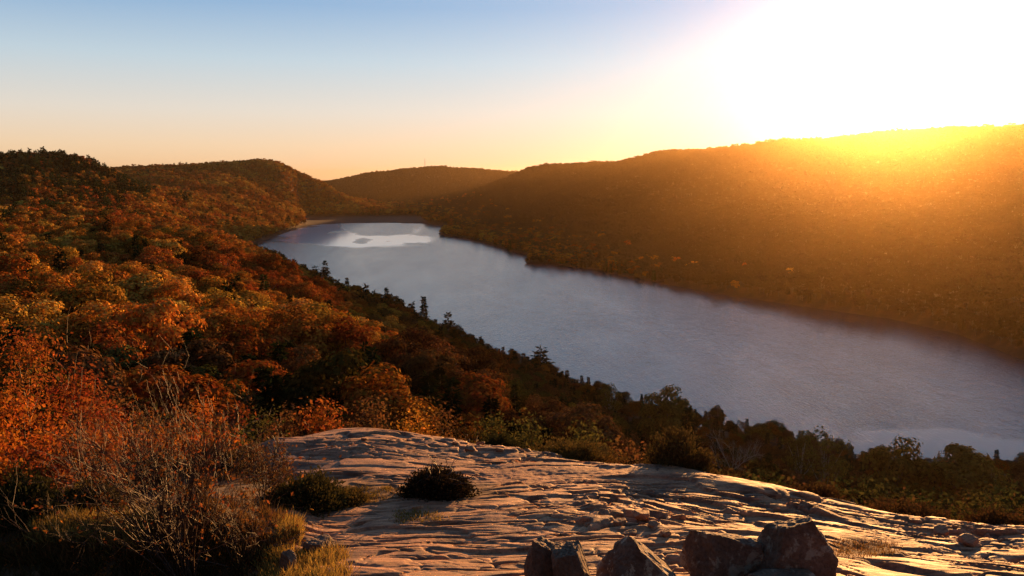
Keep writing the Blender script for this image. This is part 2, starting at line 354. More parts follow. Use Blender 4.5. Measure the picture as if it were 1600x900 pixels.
STR = math.radians(8)                              # the rock's grain runs nearly across the view
def grit_mask(px, py, x, y):
    return np.clip(1.25 * np.exp(-(((px - 860 - 1.5 * (py - 742)) / 150) ** 2 + ((py - 742) / 17) ** 2)) + 0.25 * fbm(x * 1.5, y * 1.5, 3, 97) - 0.1, 0, 1)
def near_height(x, y, detail=True):
    z = NEAR(x, y)
    soil = rock_soil(x, y, z)
    if not detail: return z, soil
    bend = 0.5 * fbm(x * 0.16, y * 0.16, 2, 5) + np.clip((x - 2) * 0.035, -0.1, 0.35)
    u = x * math.cos(STR) + y * math.sin(STR); v = -x * math.sin(STR) + y * math.cos(STR) + bend * 1.2 + 0.04 * x
    v = v + np.clip(x - 1.5, 0, 12) * 0.22
    wv = v + 0.18 * fbm(u * 0.5, v * 1.2, 3, 9)
    r = 0.10 * fbm(u * 0.22, v * 0.55, 3, 11)                                   # broad whaleback swells
    def saw(f, s, amp, sharp=0.16):
        ph = wv * f + 1.1 * fbm(u * 0.25, v * 0.5, 3, s); q = ph - np.floor(ph)
        k = perlin(np.floor(ph) * 3.7 + u * 0.18, np.floor(ph) * 1.3, s + 2)
        return amp * np.clip(0.6 + 0.9 * k, 0.0, 1.4) * np.where(q < sharp, q / sharp, 1 - (q - sharp) / (1 - sharp))
    r += saw(0.42, 21, 0.055, 0.035) + saw(1.3, 23, 0.008, 0.06)
    r += 0.007 * fbm(u * 0.7, v * 3.0, 4, 31) + 0.004 * fbm(u * 5, v * 8, 3, 33)
    # joints: thin dark cracks, mostly along the grain, a few across it
    def crack(a, b, s, w, depth, thr=0.1):
        n = np.abs(perlin(a, b, s) + 0.25 * perlin(a * 3.1, b * 3.1, s + 1))
        m = sstep(thr, thr + 0.25, perlin(x * 0.45, y * 0.8, s + 5))
        return -depth * np.exp(-(n / w) ** 2) * m
    r += crack(u * 0.13, wv * 1.3, 41, 0.030, 0.12, -0.25) + crack(u * 0.3, wv * 2.6, 47, 0.045, 0.06, 0.0) + crack(u * 0.22 + 3, wv * 5.5, 49, 0.07, 0.02, 0.0) + crack(u * 0.9 + wv * 0.8, wv * 0.5 - u * 0.45, 44, 0.02, 0.05, 0.15)
    # plates split by open joints, long across the view
    def plates(su, sv, seed, off, gapw, gapd, tilt):
        a = u / su + 0.35 * fbm(u * .9, wv * 2.2, 2, seed); b = wv / sv + 0.30 * fbm(u * .7 + 5, wv * 1.6, 2, seed + 1)
        ai, bi = np.floor(a), np.floor(b); f1 = np.full(a.shape, 9.0); f2 = np.full(a.shape, 9.0); idh = np.zeros(a.shape); du = np.zeros(a.shape)
        for i in (-1, 0, 1):
            for j in (-1, 0, 1):
                h1 = np.modf(np.abs(np.sin((ai + i) * 127.1 + (bi + j) * 311.7 + seed) * 43758.5453))[0]; h2 = np.modf(h1 * 917.37)[0]
                ex = a - (ai + i + h1 * .85 + .07); ey = b - (bi + j + h2 * .85 + .07); dd = np.abs(ex) * .55 + np.hypot(ex, ey) * .6
                nearer = dd < f1; f2 = np.where(nearer, f1, np.minimum(f2, dd)); idh = np.where(nearer, np.modf(h1 * 371.9 + h2)[0], idh); du = np.where(nearer, ey, du); f1 = np.where(nearer, dd, f1)
        return off * (idh - .5) + tilt * du * (idh - .2) - gapd * np.exp(-((f2 - f1) / gapw) ** 2) * (0.35 + idh)
    m1 = 0.15 + 0.85 * sstep(-0.15, 0.35, fbm(x * .32 + 3, y * .42, 3, 88)); m2 = sstep(0.0, 0.4, fbm(x * .5, y * .7 + 9, 3, 91))
    r += m1 * plates(2.2, .50, 5, .075, .035, .075, .05) + m2 * plates(.75, .22, 15, .040, .05, .040, .04)
    # a broken band of blocks in the middle of the slab
    px, py, _ = to_pix(x, y, z)
    band = np.exp(-(((px - 990 - (py - 800) * 1.4) / 85) ** 2 + ((py - 800) / 38) ** 2)) + 0.7 * np.exp(-(((px - 745) / 60) ** 2 + ((py - 692) / 14) ** 2)) + 0.5 * np.exp(-(((px - 1480 - (py - 830) * 2.2) / 110) ** 2 + ((py - 835) / 30) ** 2))
    cell = np.floor(u * 4.2 + 0.5 * fbm(u, v, 2, 61)) * 7.13 + np.floor(v * 6 + 0.8 * fbm(u * 1.4, v, 2, 62)) * 3.77
    hsh = np.modf(np.sin(cell * 12.9898) * 43758.5453)[0]
    r += band * (0.16 * np.abs(hsh) - 0.10)
    gm = grit_mask(px, py, x, y)
    r = r * (1 - 0.85 * gm) + gm * (0.012 * fbm(x * 7, y * 7, 3, 98) + 0.03 * fbm(x * .8, y * .8, 2, 99))
    g = 0.05 * fbm(x * 1.2, y * 1.2, 4, 71) + 0.012 * fbm(x * 5, y * 5, 3, 73)
    zz = z + r * (1 - soil) + g * soil - 0.05 * soil
    return zz, soil

def land(x, y):
    s = lake_sdf(x, y)
    z0 = FAR(x, y) + 5.0 * fbm(x / 140.0, y / 140.0, 4, 2) * np.clip(s / 120, 0, 1) * np.where((x > 0) & (y < 420), 0.3, 1) * np.clip((y - 40) / 120, 0.15, 1)
    left = np.clip((0.12 * y - x) / (0.15 * y + 1), 0, 1) * sstep(70, 170, y) * (1 - sstep(1300, 1700, y))
    z0 = z0 + left * np.clip(s / 70, 0, 1) * (8.5 * perlin(x / 150 + 3.1, (y + 0.45 * x) / (62 + 0.055 * y), 14) + 3.0 * perlin(x / 60, (y + 0.45 * x) / 38, 15)) * np.clip(y / 350, 0.55, 1.25)
    z = np.minimum(z0, 0.4 + 0.6 * s + 2.5 * fbm(x / 60, y / 60, 2, 6) * np.clip(s / 40, 0, 1))
    z = np.maximum(z, 0.25 + np.clip(s * 0.012, 0, 1.2))
    pxx = 800 + FPX * x / np.maximum(y, 1.0)
    mm = sstep(1590, 1660, y) * (1 - sstep(1950, 2120, y)) * sstep(450, 485, pxx) * (1 - sstep(630, 700, pxx))
    z = z * (1 - mm) + (0.9 + 0.4 * fbm(x / 50, y / 50, 2, 8)) * mm
    return np.where(s > 0, z, np.maximum(-3.0, 0.25 + 0.3 * s))

# ------------------------------------------------------------------ rock ledge
def rock_material():
    m, nt, out = new_mat("ledge_rock")
    b = nd(nt, "ShaderNodeBsdfPrincipled"); b.inputs["Specular IOR Level"].default_value = 0.3
    v = mapping(nt); vst = mapping(nt, (0.6, 5.0, 5.0), (0, 0, -0.14))
    n1 = noise(nt, v, 0.6, 6, 0.6); n2 = noise(nt, vst, 2.2, 8, 0.65); n3 = noise(nt, v, 22, 6, 0.7); n4 = noise(nt, v, 2.5, 7, 0.7, 0.6)
    base = ramp(nt, n1.outputs[0], [(0.3, (0.22, 0.094, 0.044)), (0.55, (0.34, 0.170, 0.080)), (0.75, (0.40, 0.215, 0.118))])
    str_ = ramp(nt, n2.outputs[0], [(0.32, (0.25, 0.2, 0.18)), (0.47, (0.8, 0.77, 0.75)), (0.68, (1.25, 1.2, 1.15))])
    c = mixrgb(nt, 1.0, base.outputs[0], str_.outputs[0], 'MULTIPLY')
    spk = ramp(nt, n3.outputs[0], [(0.35, (0.55, 0.52, 0.5)), (0.5, (1, 1, 1)), (0.68, (1.2, 1.18, 1.15))])
    c = mixrgb(nt, 0.8, c, spk.outputs[0], 'MULTIPLY')
    lich = ramp(nt, n4.outputs[0], [(0.50, (0, 0, 0)), (0.60, (1, 1, 1))])
    c = mixrgb(nt, math_n(nt, 'MULTIPLY', lich.outputs[0], 0.75), c, (0.085, 0.048, 0.032))
    ag = nd(nt, "ShaderNodeAttribute", attribute_name="grit")
    c = mixrgb(nt, math_n(nt, "MULTIPLY", ag.outputs["Fac"], 0.85), c, mixrgb(nt, 1.0, (0.25, 0.095, 0.045), spk.outputs[0], "MULTIPLY"))
    at = nd(nt, "ShaderNodeAttribute", attribute_name="soil")
    ns = noise(nt, v, 9, 6, 0.7); soilc = ramp(nt, ns.outputs[0], [(0.3, (0.035, 0.022, 0.012)), (0.55, (0.09, 0.05, 0.022)), (0.75, (0.17, 0.09, 0.035))])
    c = mixrgb(nt, at.outputs["Fac"], c, soilc.outputs[0])
    nt.links.new(c, b.inputs["Base Color"])
    rr = ramp(nt, n2.outputs[0], [(0.3, (0.9, 0.9, 0.9)), (0.7, (0.6, 0.6, 0.6))]); nt.links.new(math_n(nt, 'ADD', rr.outputs[0], math_n(nt, 'MULTIPLY', at.outputs["Fac"], 0.35)), b.inputs["Roughness"])
    hgt = math_n(nt, 'ADD', math_n(nt, 'MULTIPLY', n2.outputs[0], 0.010), math_n(nt, 'MULTIPLY', n3.outputs[0], 0.020))
    bp = nd(nt, "ShaderNodeBump", Strength=0.45, Distance=1.0); nt.links.new(hgt, bp.inputs["Height"]); nt.links.new(bp.outputs[0], b.inputs["Normal"])
    nt.links.new(b.outputs[0], out.inputs[0]); return m
M_ROCK = rock_material()
def frange(a, b, s): return np.arange(a, b + 1e-6, s)
ys = np.concatenate([frange(2, 7.5, 0.25), frange(7.55, 15, 0.021), frange(15.04, 20.5, 0.036), frange(20.7, 31, 0.3)])
xs = np.concatenate([frange(-22, -9.6, 0.25), frange(-9.5, -4.55, 0.09), frange(-4.5, 11, 0.032), frange(11.2, 24, 0.25)])
X, Y = np.meshgrid(xs, ys)
Z, SOIL = near_height(X, Y)
# its outer rim dips under the wooded slope
rim = np.minimum.reduce([sstep(0, 3, X + 22), sstep(0, 3, 24 - X), sstep(0, 4, 31 - Y)])
Z = Z - (1 - rim) * 3.0
me = mesh_of("rock_ledge", np.stack([X, Y, Z], -1), grid_faces(len(ys), len(xs)), [M_ROCK], True); fattr(me, "soil", SOIL); _p = to_pix(X, Y, NEAR(X, Y)); fattr(me, "grit", grit_mask(_p[0], _p[1], X, Y))
tag(link("rock_ledge", me), "bare pinkish brown bedrock ledge with cracks and banded grain above the lake", kind="structure")
from bisect import bisect_left
def gz(x, y):
    j = min(max(bisect_left(xs, x), 1), len(xs) - 1); i = min(max(bisect_left(ys, y), 1), len(ys) - 1)
    tx = (x - xs[j - 1]) / (xs[j] - xs[j - 1]); ty = (y - ys[i - 1]) / (ys[i] - ys[i - 1])
    return float((Z[i - 1, j - 1] * (1 - tx) + Z[i - 1, j] * tx) * (1 - ty) + (Z[i, j - 1] * (1 - tx) + Z[i, j] * tx) * ty)
def on_near(px, py):
    """where the sight line through a photo pixel meets the near ground"""
    lo = None
    for d in np.arange(5.5, 30, 0.04):
        p = P(px, py, d)
        if p[2] <= gz(p[0], p[1]): return p
    return P(px, py, 18)

# ------------------------------------------------------------------ wooded land and lake
def land_material():
    m, nt, out = new_mat("forest_floor"); b = nd(nt, "ShaderNodeBsdfPrincipled", Roughness=0.95); b.inputs["Specular IOR Level"].default_value = 0.1
    v = mapping(nt); n1 = noise(nt, v, 0.05, 6); n2 = noise(nt, v, 0.6, 5, 0.7)
    c = ramp(nt, n1.outputs[0], [(0.35, (0.035, 0.022, 0.012)), (0.6, (0.075, 0.038, 0.016))]).outputs[0]
    c = mixrgb(nt, 0.7, c, ramp(nt, n2.outputs[0], [(0.3, (0.4, 0.4, 0.4)), (0.7, (1.4, 1.3, 1.2))]).outputs[0], 'MULTIPLY')
    at = nd(nt, "ShaderNodeAttribute", attribute_name="marsh")
    mc = ramp(nt, n1.outputs[0], [(0.4, (0.018, 0.012, 0.008)), (0.6, (0.038, 0.024, 0.014))]).outputs[0]
    c = mixrgb(nt, at.outputs["Fac"], c, mc)
    nt.links.new(c, b.inputs["Base Color"]); nt.links.new(b.outputs[0], out.inputs[0]); return m
th = np.radians(np.linspace(-72, 72, 460)); rr = np.geomspace(23, 15000, 430)
T, R = np.meshgrid(th, rr); LX, LY = R * np.sin(T), R * np.cos(T)
LZ = land(LX, LY)
LZ = LZ - np.clip((31 - R) * 0.35, 0, 3)
marsh = ((LZ < 3.2) & (lake_sdf(LX, LY) < 700)).astype(float)
me = mesh_of("ground", np.stack([LX, LY, LZ], -1), grid_faces(len(rr), len(th)), [land_material()], True); fattr(me, "marsh", marsh)
tag(link("ground", me), "wooded hills and valley floor round the lake", kind="structure")

def water_material():
    m, nt, out = new_mat("lake_water"); b = nd(nt, "ShaderNodeBsdfPrincipled", Roughness=0.1, IOR=1.333)
    at = nd(nt, "ShaderNodeAttribute", attribute_name="calm")
    at2 = nd(nt, "ShaderNodeAttribute", attribute_name="sky_sheen")
    nt.links.new(mixrgb(nt, at2.outputs["Fac"], (0.010, 0.024, 0.040), (0.72, 0.68, 0.65)), b.inputs["Base Color"])       # bright sky reflection painted pale onto the calm far water
    v1 = mapping(nt, (1, 0.45, 1), (0, 0, math.radians(-28))); v2 = mapping(nt, (1, 0.3, 1), (0, 0, math.radians(-20))); v3 = mapping(nt, (1, 0.25, 1), (0, 0, math.radians(-35)))
    w1 = noise(nt, v1, 0.7, 3, 0.6, 0.3); w2 = noise(nt, v2, 0.26, 4, 0.7, 0.2); w3 = noise(nt, v3, 0.018, 4, 0.6)
    w4 = noise(nt, mapping(nt, (1, 0.28, 1), (0, 0, math.radians(-30))), 0.075, 5, 0.65, 0.5)
    gust = math_n(nt, 'MULTIPLY', ramp(nt, w3.outputs[0], [(0.32, (0.6, 0.6, 0.6)), (0.66, (1, 1, 1))]).outputs[0], ramp(nt, w4.outputs[0], [(0.36, (0.78, 0.78, 0.78)), (0.60, (1.03, 1.03, 1.03))]).outputs[0])
    rip = math_n(nt, 'SUBTRACT', 1.0, at.outputs["Fac"])
    h = math_n(nt, 'ADD', math_n(nt, 'MULTIPLY', w1.outputs[0], 0.42), math_n(nt, 'MULTIPLY', w2.outputs[0], 0.62))
    bp = nd(nt, "ShaderNodeBump", Distance=1.0); nt.links.new(h, bp.inputs["Height"])
    nt.links.new(math_n(nt, 'MULTIPLY', math_n(nt, 'MULTIPLY', rip, gust), 0.9), bp.inputs["Strength"])
    nt.links.new(math_n(nt, 'ADD', math_n(nt, 'MULTIPLY', rip, 0.04), 0.09), b.inputs["Roughness"])
    nt.links.new(bp.outputs[0], b.inputs["Normal"]); nt.links.new(b.outputs[0], out.inputs[0]); return m
sl = np.linspace(-0.48, 1.75, 640); wy = np.geomspace(190, 1800, 420)
S_, WY = np.meshgrid(sl, wy); WX = S_ * WY
wpx, wpy, _ = to_pix(WX, WY, 0.0)
n_big = fbm(WX / 90, WY / 160, 4, 101)
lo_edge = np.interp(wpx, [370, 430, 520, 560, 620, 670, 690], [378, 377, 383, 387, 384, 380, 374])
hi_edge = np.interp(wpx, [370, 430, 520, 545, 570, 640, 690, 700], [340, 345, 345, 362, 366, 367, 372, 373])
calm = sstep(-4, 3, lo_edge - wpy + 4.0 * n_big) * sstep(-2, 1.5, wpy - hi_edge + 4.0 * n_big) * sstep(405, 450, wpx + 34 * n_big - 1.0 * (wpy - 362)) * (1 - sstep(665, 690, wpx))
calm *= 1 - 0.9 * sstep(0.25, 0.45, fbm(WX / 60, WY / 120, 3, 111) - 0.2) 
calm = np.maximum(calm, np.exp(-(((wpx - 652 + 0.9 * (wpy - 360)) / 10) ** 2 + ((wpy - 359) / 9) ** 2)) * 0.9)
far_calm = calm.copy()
near_calm = sstep(-14, 14, wpy - np.interp(wpx, [1250, 1400, 1500, 1600, 1800], [700, 676, 678, 690, 690]) + 14 * fbm(WX / 25, WY / 25, 3, 121)) * sstep(1180, 1330, wpx)
calm = np.clip(np.maximum(calm, 0.9 * near_calm), 0, 1)
keep = lake_sdf(WX, WY) < 25
F = grid_faces(len(wy), len(sl)); F = F[keep.ravel()[F].any(1)]
used = np.unique(F); remap = np.full(WX.size, -1); remap[used] = np.arange(len(used))
V = np.stack([WX, WY, np.zeros_like(WX)], -1).reshape(-1, 3)[used]
me = mesh_of("lake", V, remap[F], [water_material()], True); fattr(me, "calm", calm.ravel()[used]); fattr(me, "sky_sheen", (far_calm * sstep(0.35, 0.8, far_calm)).ravel()[used])
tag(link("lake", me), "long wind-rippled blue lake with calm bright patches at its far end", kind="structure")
M_WATER = me.materials[0]
for px, py, w, dep in ((490, 342.5, 7, 90), (466, 347, 5, 40), (502, 339.5, 4, 40), (432, 365.5, 8, 22), (447, 358, 4, 18)):
    c = Pz(px, py, 0.9); wx = w / FPX * c[1]; n = 28; a = np.arange(n) * 2 * np.pi / n
    rad = 1 + 0.25 * np.sin(2 * a + px) + 0.15 * np.sin(3 * a + 2 * px)
    zz = float(land(np.array([c[0]]), np.array([c[1]]))[0]) + 0.12
    Vp = np.c_[c[0] + wx * rad * np.cos(a), c[1] + dep * 0.5 * rad * np.sin(a), np.full(n, zz)]
    Vp = np.r_[Vp, [[c[0], c[1], zz]]]; Fp = np.array([[i, (i + 1) % n, n] for i in range(n)])
    mp = mesh_of("pond", Vp, Fp, [M_WATER]); fattr(mp, "calm", np.ones(n + 1)); tag(link("pond", mp), "small still pool in the marsh beyond the lake", kind="structure")

# ------------------------------------------------------------------ trees
def limb_pts(a, b, n, wob, r):
    t = np.linspace(0, 1, n)[:, None]; p = a + (b - a) * t
    p[1:-1] += r.normal(0, wob, (n - 2, 3)); return p
def broadleaf(seed, H=10.0, spread=0.36, base=0.28, n_cl=18, per=75, leaf=0.42, open_=0.0, tall=1.0):
    """trunk with limbs, and a crown of leaf clumps gathered round the limb ends"""
    r = np.random.default_rng(seed); tr, cr = MB(), MB()
    top = np.array([r.normal(0, .3), r.normal(0, .3), H * 0.72])
    tp = limb_pts(np.array([0, 0, -0.8]), top, 6, H * 0.012, r); tr.tube(tp, np.linspace(0.028 * H, 0.006 * H, 6), 6)
    zc = H * (base + 1) / 2; rz = H * (1 - base) / 2
    k = 0; cl = []
    while len(cl) < n_cl and k < 4000:
        k += 1; q = r.uniform(-1, 1, 3)
        rad = np.linalg.norm(q)
        if rad > 1 or rad < 0.35: continue
        prof = 1.0 if q[2] < 0.1 else 1 - 0.35 * q[2]
        c = np.array([q[0] * spread * H * prof, q[1] * spread * H * prof, zc + q[2] * rz * 0.86])
        if all(np.linalg.norm(c - e) > H * 0.105 for e in cl): cl.append(c)
    for c in cl:
        t = np.clip((c[2] / H - 0.3) / 0.6, 0.25, 0.95)
        a = tp[0] + (tp[-1] - tp[0]) * min(0.95, max(0.3, t * 0.8)); mid = (a + c) / 2 + np.array([0, 0, -0.04 * H])
        tr.tube(np.array([a, mid, c]), [0.010 * H, 0.006 * H, 0.002 * H], 4)
        rc = H * r.uniform(0.10, 0.165); n = int(per * r.uniform(0.6, 1.3))
        d = r.normal(0, 1, (n, 3)); d /= np.linalg.norm(d, axis=1, keepdims=True); d[:, 2] = np.where(d[:, 2] < -0.35, -d[:, 2], d[:, 2])
        rad = rc * r.uniform(0.45, 1.08, n) ** 0.6 * (1 + 0.25 * perlin(d[:, 0] * 2.3 + seed, d[:, 1] * 2.3 + d[:, 2] * 2, 3))
        C = c + d * rad[:, None] * np.array([1.15, 1.15, 0.8]) 
        out = d * 1.3 + (C - np.array([0, 0, zc - rz * .4])) / (0.5 * H) * 0.6
        cr.leaves(C, out, leaf, 0.75, 0.42, r)
    return tr, cr
def conifer(seed, H=12.0, R=0.17, levels=30, droop=0.25, gap=0.0, base=0.08, len_=1.0):
    r = np.random.default_rng(seed); tr, cr = MB(), MB()
    tr.tube(np.array([[0, 0, -0.8], [0.05, 0, H * 0.5], [0, 0.04, H * 0.98]]), [0.016 * H, 0.010 * H, 0.002 * H], 6)
    for i in range(levels):
        t = base + (1 - base) * (i + r.uniform(-.3, .3)) / levels; t = min(max(t, base), 0.985)
        if gap and r.random() < gap: continue
        rad = R * H * (1 - t) ** 0.85 * r.uniform(0.75, 1.15) + 0.015 * H
        nb = int(7 + 5 * (1 - t)); ph = r.uniform(0, 6.28)
        for j in range(nb):
            a = ph + j * 2 * np.pi / nb + r.normal(0, .2); L = rad * r.uniform(0.65, 1.15)
            tip = np.array([math.cos(a) * L, math.sin(a) * L, -droop * L + r.normal(0, .02) * H])
            m = max(3, int(L / 0.22)); s = (np.arange(m) + r.uniform(0.2, 0.8, m)) / m
            C = np.array([0, 0, t * H]) + tip * s[:, None]
            side = np.array([-math.sin(a), math.cos(a), 0])
            D = tip / (np.linalg.norm(tip) + 1e-6) + side * r.choice([-0.8, 0.8], m)[:, None] + r.normal(0, .25, (m, 3))
            cr.sprays(C, D, 0.075 * H * len_, 0.030 * H * len_, r)
    return tr, cr
def bare_tree(seed, H=9.0, spread=0.5, leaves=0):
    r = np.random.default_rng(seed); tr, cr = MB(), MB()
    def grow(p, d, L, rad, depth):
        n = 4; pts = [p]
        for _ in range(n):
            d = d + r.normal(0, .13, 3) + np.array([0, 0, .04]); d /= np.linalg.norm(d); pts.append(pts[-1] + d * L / n)
        tr.tube(np.array(pts), np.linspace(rad, rad * .55, n + 1), 4 if depth else 6)
        if depth >= 4: return
        for _ in range(4 if depth else 6):
            s = r.integers(2, n + 1); dd = d + r.normal(0, spread, 3) + np.array([0, 0, .12]); dd /= np.linalg.norm(dd)
            grow(pts[s], dd, L * r.uniform(.55, .75), rad * .5, depth + 1)
    grow(np.array([0, 0, -0.6]), np.array([0, 0, 1.0]), H * .34, .013 * H, 0)
    V = np.concatenate(tr.V); idx = r.integers(0, len(V), max(leaves, 60)); C = V[idx]; C = C[C[:, 2] > H * .3] + 0.0
    cr.leaves(C + r.normal(0, .12, C.shape), r.normal(0, 1, C.shape), 0.22, .7, .5, r)
    return tr, cr

PROTO = {}
def proto(key, builder, leafmat, bark, H):
    tr, cr = builder; PROTO[key] = (tr, cr, mesh_of("trunk_" + key, *tr.get(), [bark], True), mesh_of("crown_" + key, *cr.get(), [M_CROWN if leafmat is M_LEAF else leafmat]), H)
for i in range(6):
    proto(f"leafy{i}", broadleaf(100 + i, 10, [0.36, 0.40, 0.33, 0.38, 0.30, 0.42][i], [0.24, 0.30, 0.2, 0.28, 0.26, 0.32][i], 22 + 2 * (i % 3), 210, 0.40), M_LEAF, M_BARK, 10)
for i in range(3):
    proto(f"airy{i}", broadleaf(140 + i, 10, 0.30, 0.30, 15, 80, 0.36), M_LEAF, M_PALEBARK if i == 1 else M_BARK, 10)
for i in range(4):
    proto(f"spruce{i}", conifer(200 + i, 12, [0.17, 0.14, 0.19, 0.15][i], 30, 0.25 + .1 * (i % 2)), M_NEEDLE, M_BARK, 12)
for i in range(2):
    proto(f"pine{i}", conifer(220 + i, 12, 0.27, 17, -0.05, 0.12, 0.22, 1.25), M_NEEDLE, M_BARK, 12)
for i in range(2):
    proto(f"bare{i}", bare_tree(240 + i, 9), M_LEAF, M_PALEBARK, 9)

# low-detail forms of the same trees, for the woods too far off to pick one tree apart
LOW = [broadleaf(300, 10, 0.38, 0.2, 14, 62, 0.82), broadleaf(301, 10, 0.42, 0.26, 13, 62, 0.84), broadleaf(302, 10, 0.33, 0.2, 12, 62, 0.8), broadleaf(303, 10, 0.40, 0.3, 15, 55, 0.76),
       broadleaf(304, 10, 0.30, 0.3, 11, 36, 0.66), conifer(310, 12, 0.17, 13, 0.3, 0, 0.08, 1.7), conifer(311, 12, 0.15, 13, 0.3, 0, 0.08, 1.6)]
# the same kinds at middle detail
MID = [PROTO["leafy0"][:2], PROTO["leafy1"][:2], PROTO["leafy2"][:2], PROTO["leafy3"][:2], PROTO["airy0"][:2], PROTO["spruce0"][:2], PROTO["spruce1"][:2]]

def gn_forest(name, label, pts, kinds, rots, scls, tints, protos, mats):
    """one object: a wood of many trees, each placed from a stored point"""
    V, F, MI, KD = [], [], [], []; n = 0
    for k, (tr, cr) in enumerate(protos):
        for mi, mb in ((0, tr), (1 if k < 5 else 2, cr)):
            v, f = mb.get(); V.append(v); F.append(f + n); MI.append(np.full(len(f), mi)); KD.append(np.full(len(v), k)); n += len(v)
    V.append(pts); KD.append(100 + kinds); npt = len(pts)
    V = np.concatenate(V); F = np.concatenate(F)
    me = mesh_of(name, V, F, mats, False, np.concatenate(MI))
    a = me.attributes.new("kindno", 'INT', 'POINT'); a.data.foreach_set("value", np.concatenate(KD).astype(np.int32))
    pad = lambda w, arr: np.concatenate([np.zeros((len(V) - npt, w)), arr]).astype(np.float32).ravel()
    a = me.attributes.new("rot", 'FLOAT_VECTOR', 'POINT'); a.data.foreach_set("vector", pad(3, rots))
    a = me.attributes.new("scl", 'FLOAT_VECTOR', 'POINT'); a.data.foreach_set("vector", pad(3, scls))
    a = me.attributes.new("tint", 'FLOAT_COLOR', 'POINT'); a.data.foreach_set("color", pad(4, np.c_[tints, np.ones(npt)]))
    ng = bpy.data.node_groups.new(name + "_nodes", 'GeometryNodeTree'); ng.is_modifier = True
    ng.interface.new_socket("Geometry", in_out='INPUT', socket_type='NodeSocketGeometry'); ng.interface.new_socket("Geometry", in_out='OUTPUT', socket_type='NodeSocketGeometry')
    N, L = ng.nodes, ng.links; gi = N.new("NodeGroupInput"); go = N.new("NodeGroupOutput"); jn = N.new("GeometryNodeJoinGeometry"); L.new(jn.outputs[0], go.inputs[0])
    def named(t, nm):
        q = N.new("GeometryNodeInputNamedAttribute"); q.data_type = t; q.inputs[0].default_value = nm; return q.outputs[0]
    kd, ro, sc = named('INT', "kindno"), named('FLOAT_VECTOR', "rot"), named('FLOAT_VECTOR', "scl")
    def part(val):
        c = N.new("FunctionNodeCompare"); c.data_type = 'INT'; c.operation = 'EQUAL'
        ins = [s for s in c.inputs if s.type == 'INT']; L.new(kd, ins[0]); ins[1].default_value = val
        s = N.new("GeometryNodeSeparateGeometry"); s.domain = 'POINT'; L.new(gi.outputs[0], s.inputs[0]); L.new(c.outputs[0], s.inputs[1]); return s.outputs[0]
    for k in range(len(protos)):
        if not (kinds == k).any(): continue
        ip = N.new("GeometryNodeInstanceOnPoints"); L.new(part(100 + k), ip.inputs["Points"]); L.new(part(k), ip.inputs["Instance"])
        e2r = N.new("FunctionNodeEulerToRotation"); L.new(ro, e2r.inputs[0]); L.new(e2r.outputs[0], ip.inputs["Rotation"]); L.new(sc, ip.inputs["Scale"])
        L.new(ip.outputs[0], jn.inputs[0])
    o = link(name, me); md = o.modifiers.new("trees", 'NODES'); md.node_group = ng
    return tag(o, label, kind="stuff")

TINTS = {"crimson": (0.24, 0.045, 0.014), "rust-red": (0.29, 0.085, 0.018), "burnt-orange": (0.37, 0.135, 0.022), "amber": (0.42, 0.19, 0.028), "golden": (0.50, 0.28, 0.045),
         "olive": (0.13, 0.10, 0.022), "tawny brown": (0.17, 0.085, 0.03), "dark green": (0.022, 0.034, 0.012), "deep olive": (0.07, 0.07, 0.02)}
TN = list(TINTS); TV = np.array([TINTS[k] for k in TN])

# where trees stand: a jittered grid over all the land in view
def scatter(y0, y1, sp, smin=-0.80, smax=0.80):
    gy = np.arange(y0, y1, sp); out = []
    for y in gy:
        gx = np.arange(smin * y - 30, smax * y + 30, sp); out.append(np.c_[gx, np.full(len(gx), y)])
    p = np.concatenate(out); return p + rng.uniform(-0.48, 0.48, p.shape) * sp
sc_all = np.concatenate([scatter(30, 420, 6.1), scatter(420, 1000, 6.6), scatter(1000, 2500, 7.6), scatter(2500, 4300, 13, -0.35, 0.2)])
tz = land(sc_all[:, 0], sc_all[:, 1]); ts = lake_sdf(sc_all[:, 0], sc_all[:, 1])
ok = (ts > 2.5) & ((tz > 3.2) | (sc_all[:, 1] < 1600) | (sc_all[:, 0] < -0.285 * sc_all[:, 1]))
ok &= ~((sc_all[:, 1] < 36) & (np.abs(sc_all[:, 0]) < 24)) & ~((sc_all[:, 1] < 85) & (sc_all[:, 0] > 0.1 * sc_all[:, 1]))
sc_all, tz, ts = sc_all[ok], tz[ok], ts[ok]
n = len(sc_all); tx, ty = sc_all.T
c1 = fbm(tx / 70, ty / 70, 3, 201); c2 = fbm(tx / 45, ty / 45, 3, 211); c3 = fbm(tx / 130, ty / 130, 3, 221)
u1 = rng.random(n)
tpx, tpy, _ = to_pix(tx, ty, tz + 8)
low_wood = np.clip((tpy - 545) / 45, 0, 1) * (ty < 230)                    # wood at the cliff's foot: more evergreens, and shade put into darker tints
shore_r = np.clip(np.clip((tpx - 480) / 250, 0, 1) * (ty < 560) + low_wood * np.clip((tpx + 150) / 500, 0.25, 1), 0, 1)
rng2 = np.random.default_rng(99)
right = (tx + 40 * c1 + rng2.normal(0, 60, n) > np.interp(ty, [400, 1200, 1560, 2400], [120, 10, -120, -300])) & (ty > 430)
pcon = np.clip(0.03 + 0.35 * c2, 0.01, 0.5)
pcon = np.where(shore_r > 0.1, np.clip(0.20 + 0.16 * shore_r + 0.35 * c2, 0, 0.7), pcon)
pcon = np.where(right, np.clip(0.06 + 0.2 * c2, 0, 0.4), pcon)
hillA = (tx < -330) & (ty > 620) & (ty < 1250); pcon = np.where(hillA & (tz > 70), np.clip(0.42 + 0.5 * c2, 0.05, 0.9), pcon)
pcon = np.where(ty > 2400, 0.1, pcon)
is_con = u1 < pcon
is_con |= (ts < 26) & (ty < 900) & (tpx < 1050) & (rng.random(n) < 0.5)
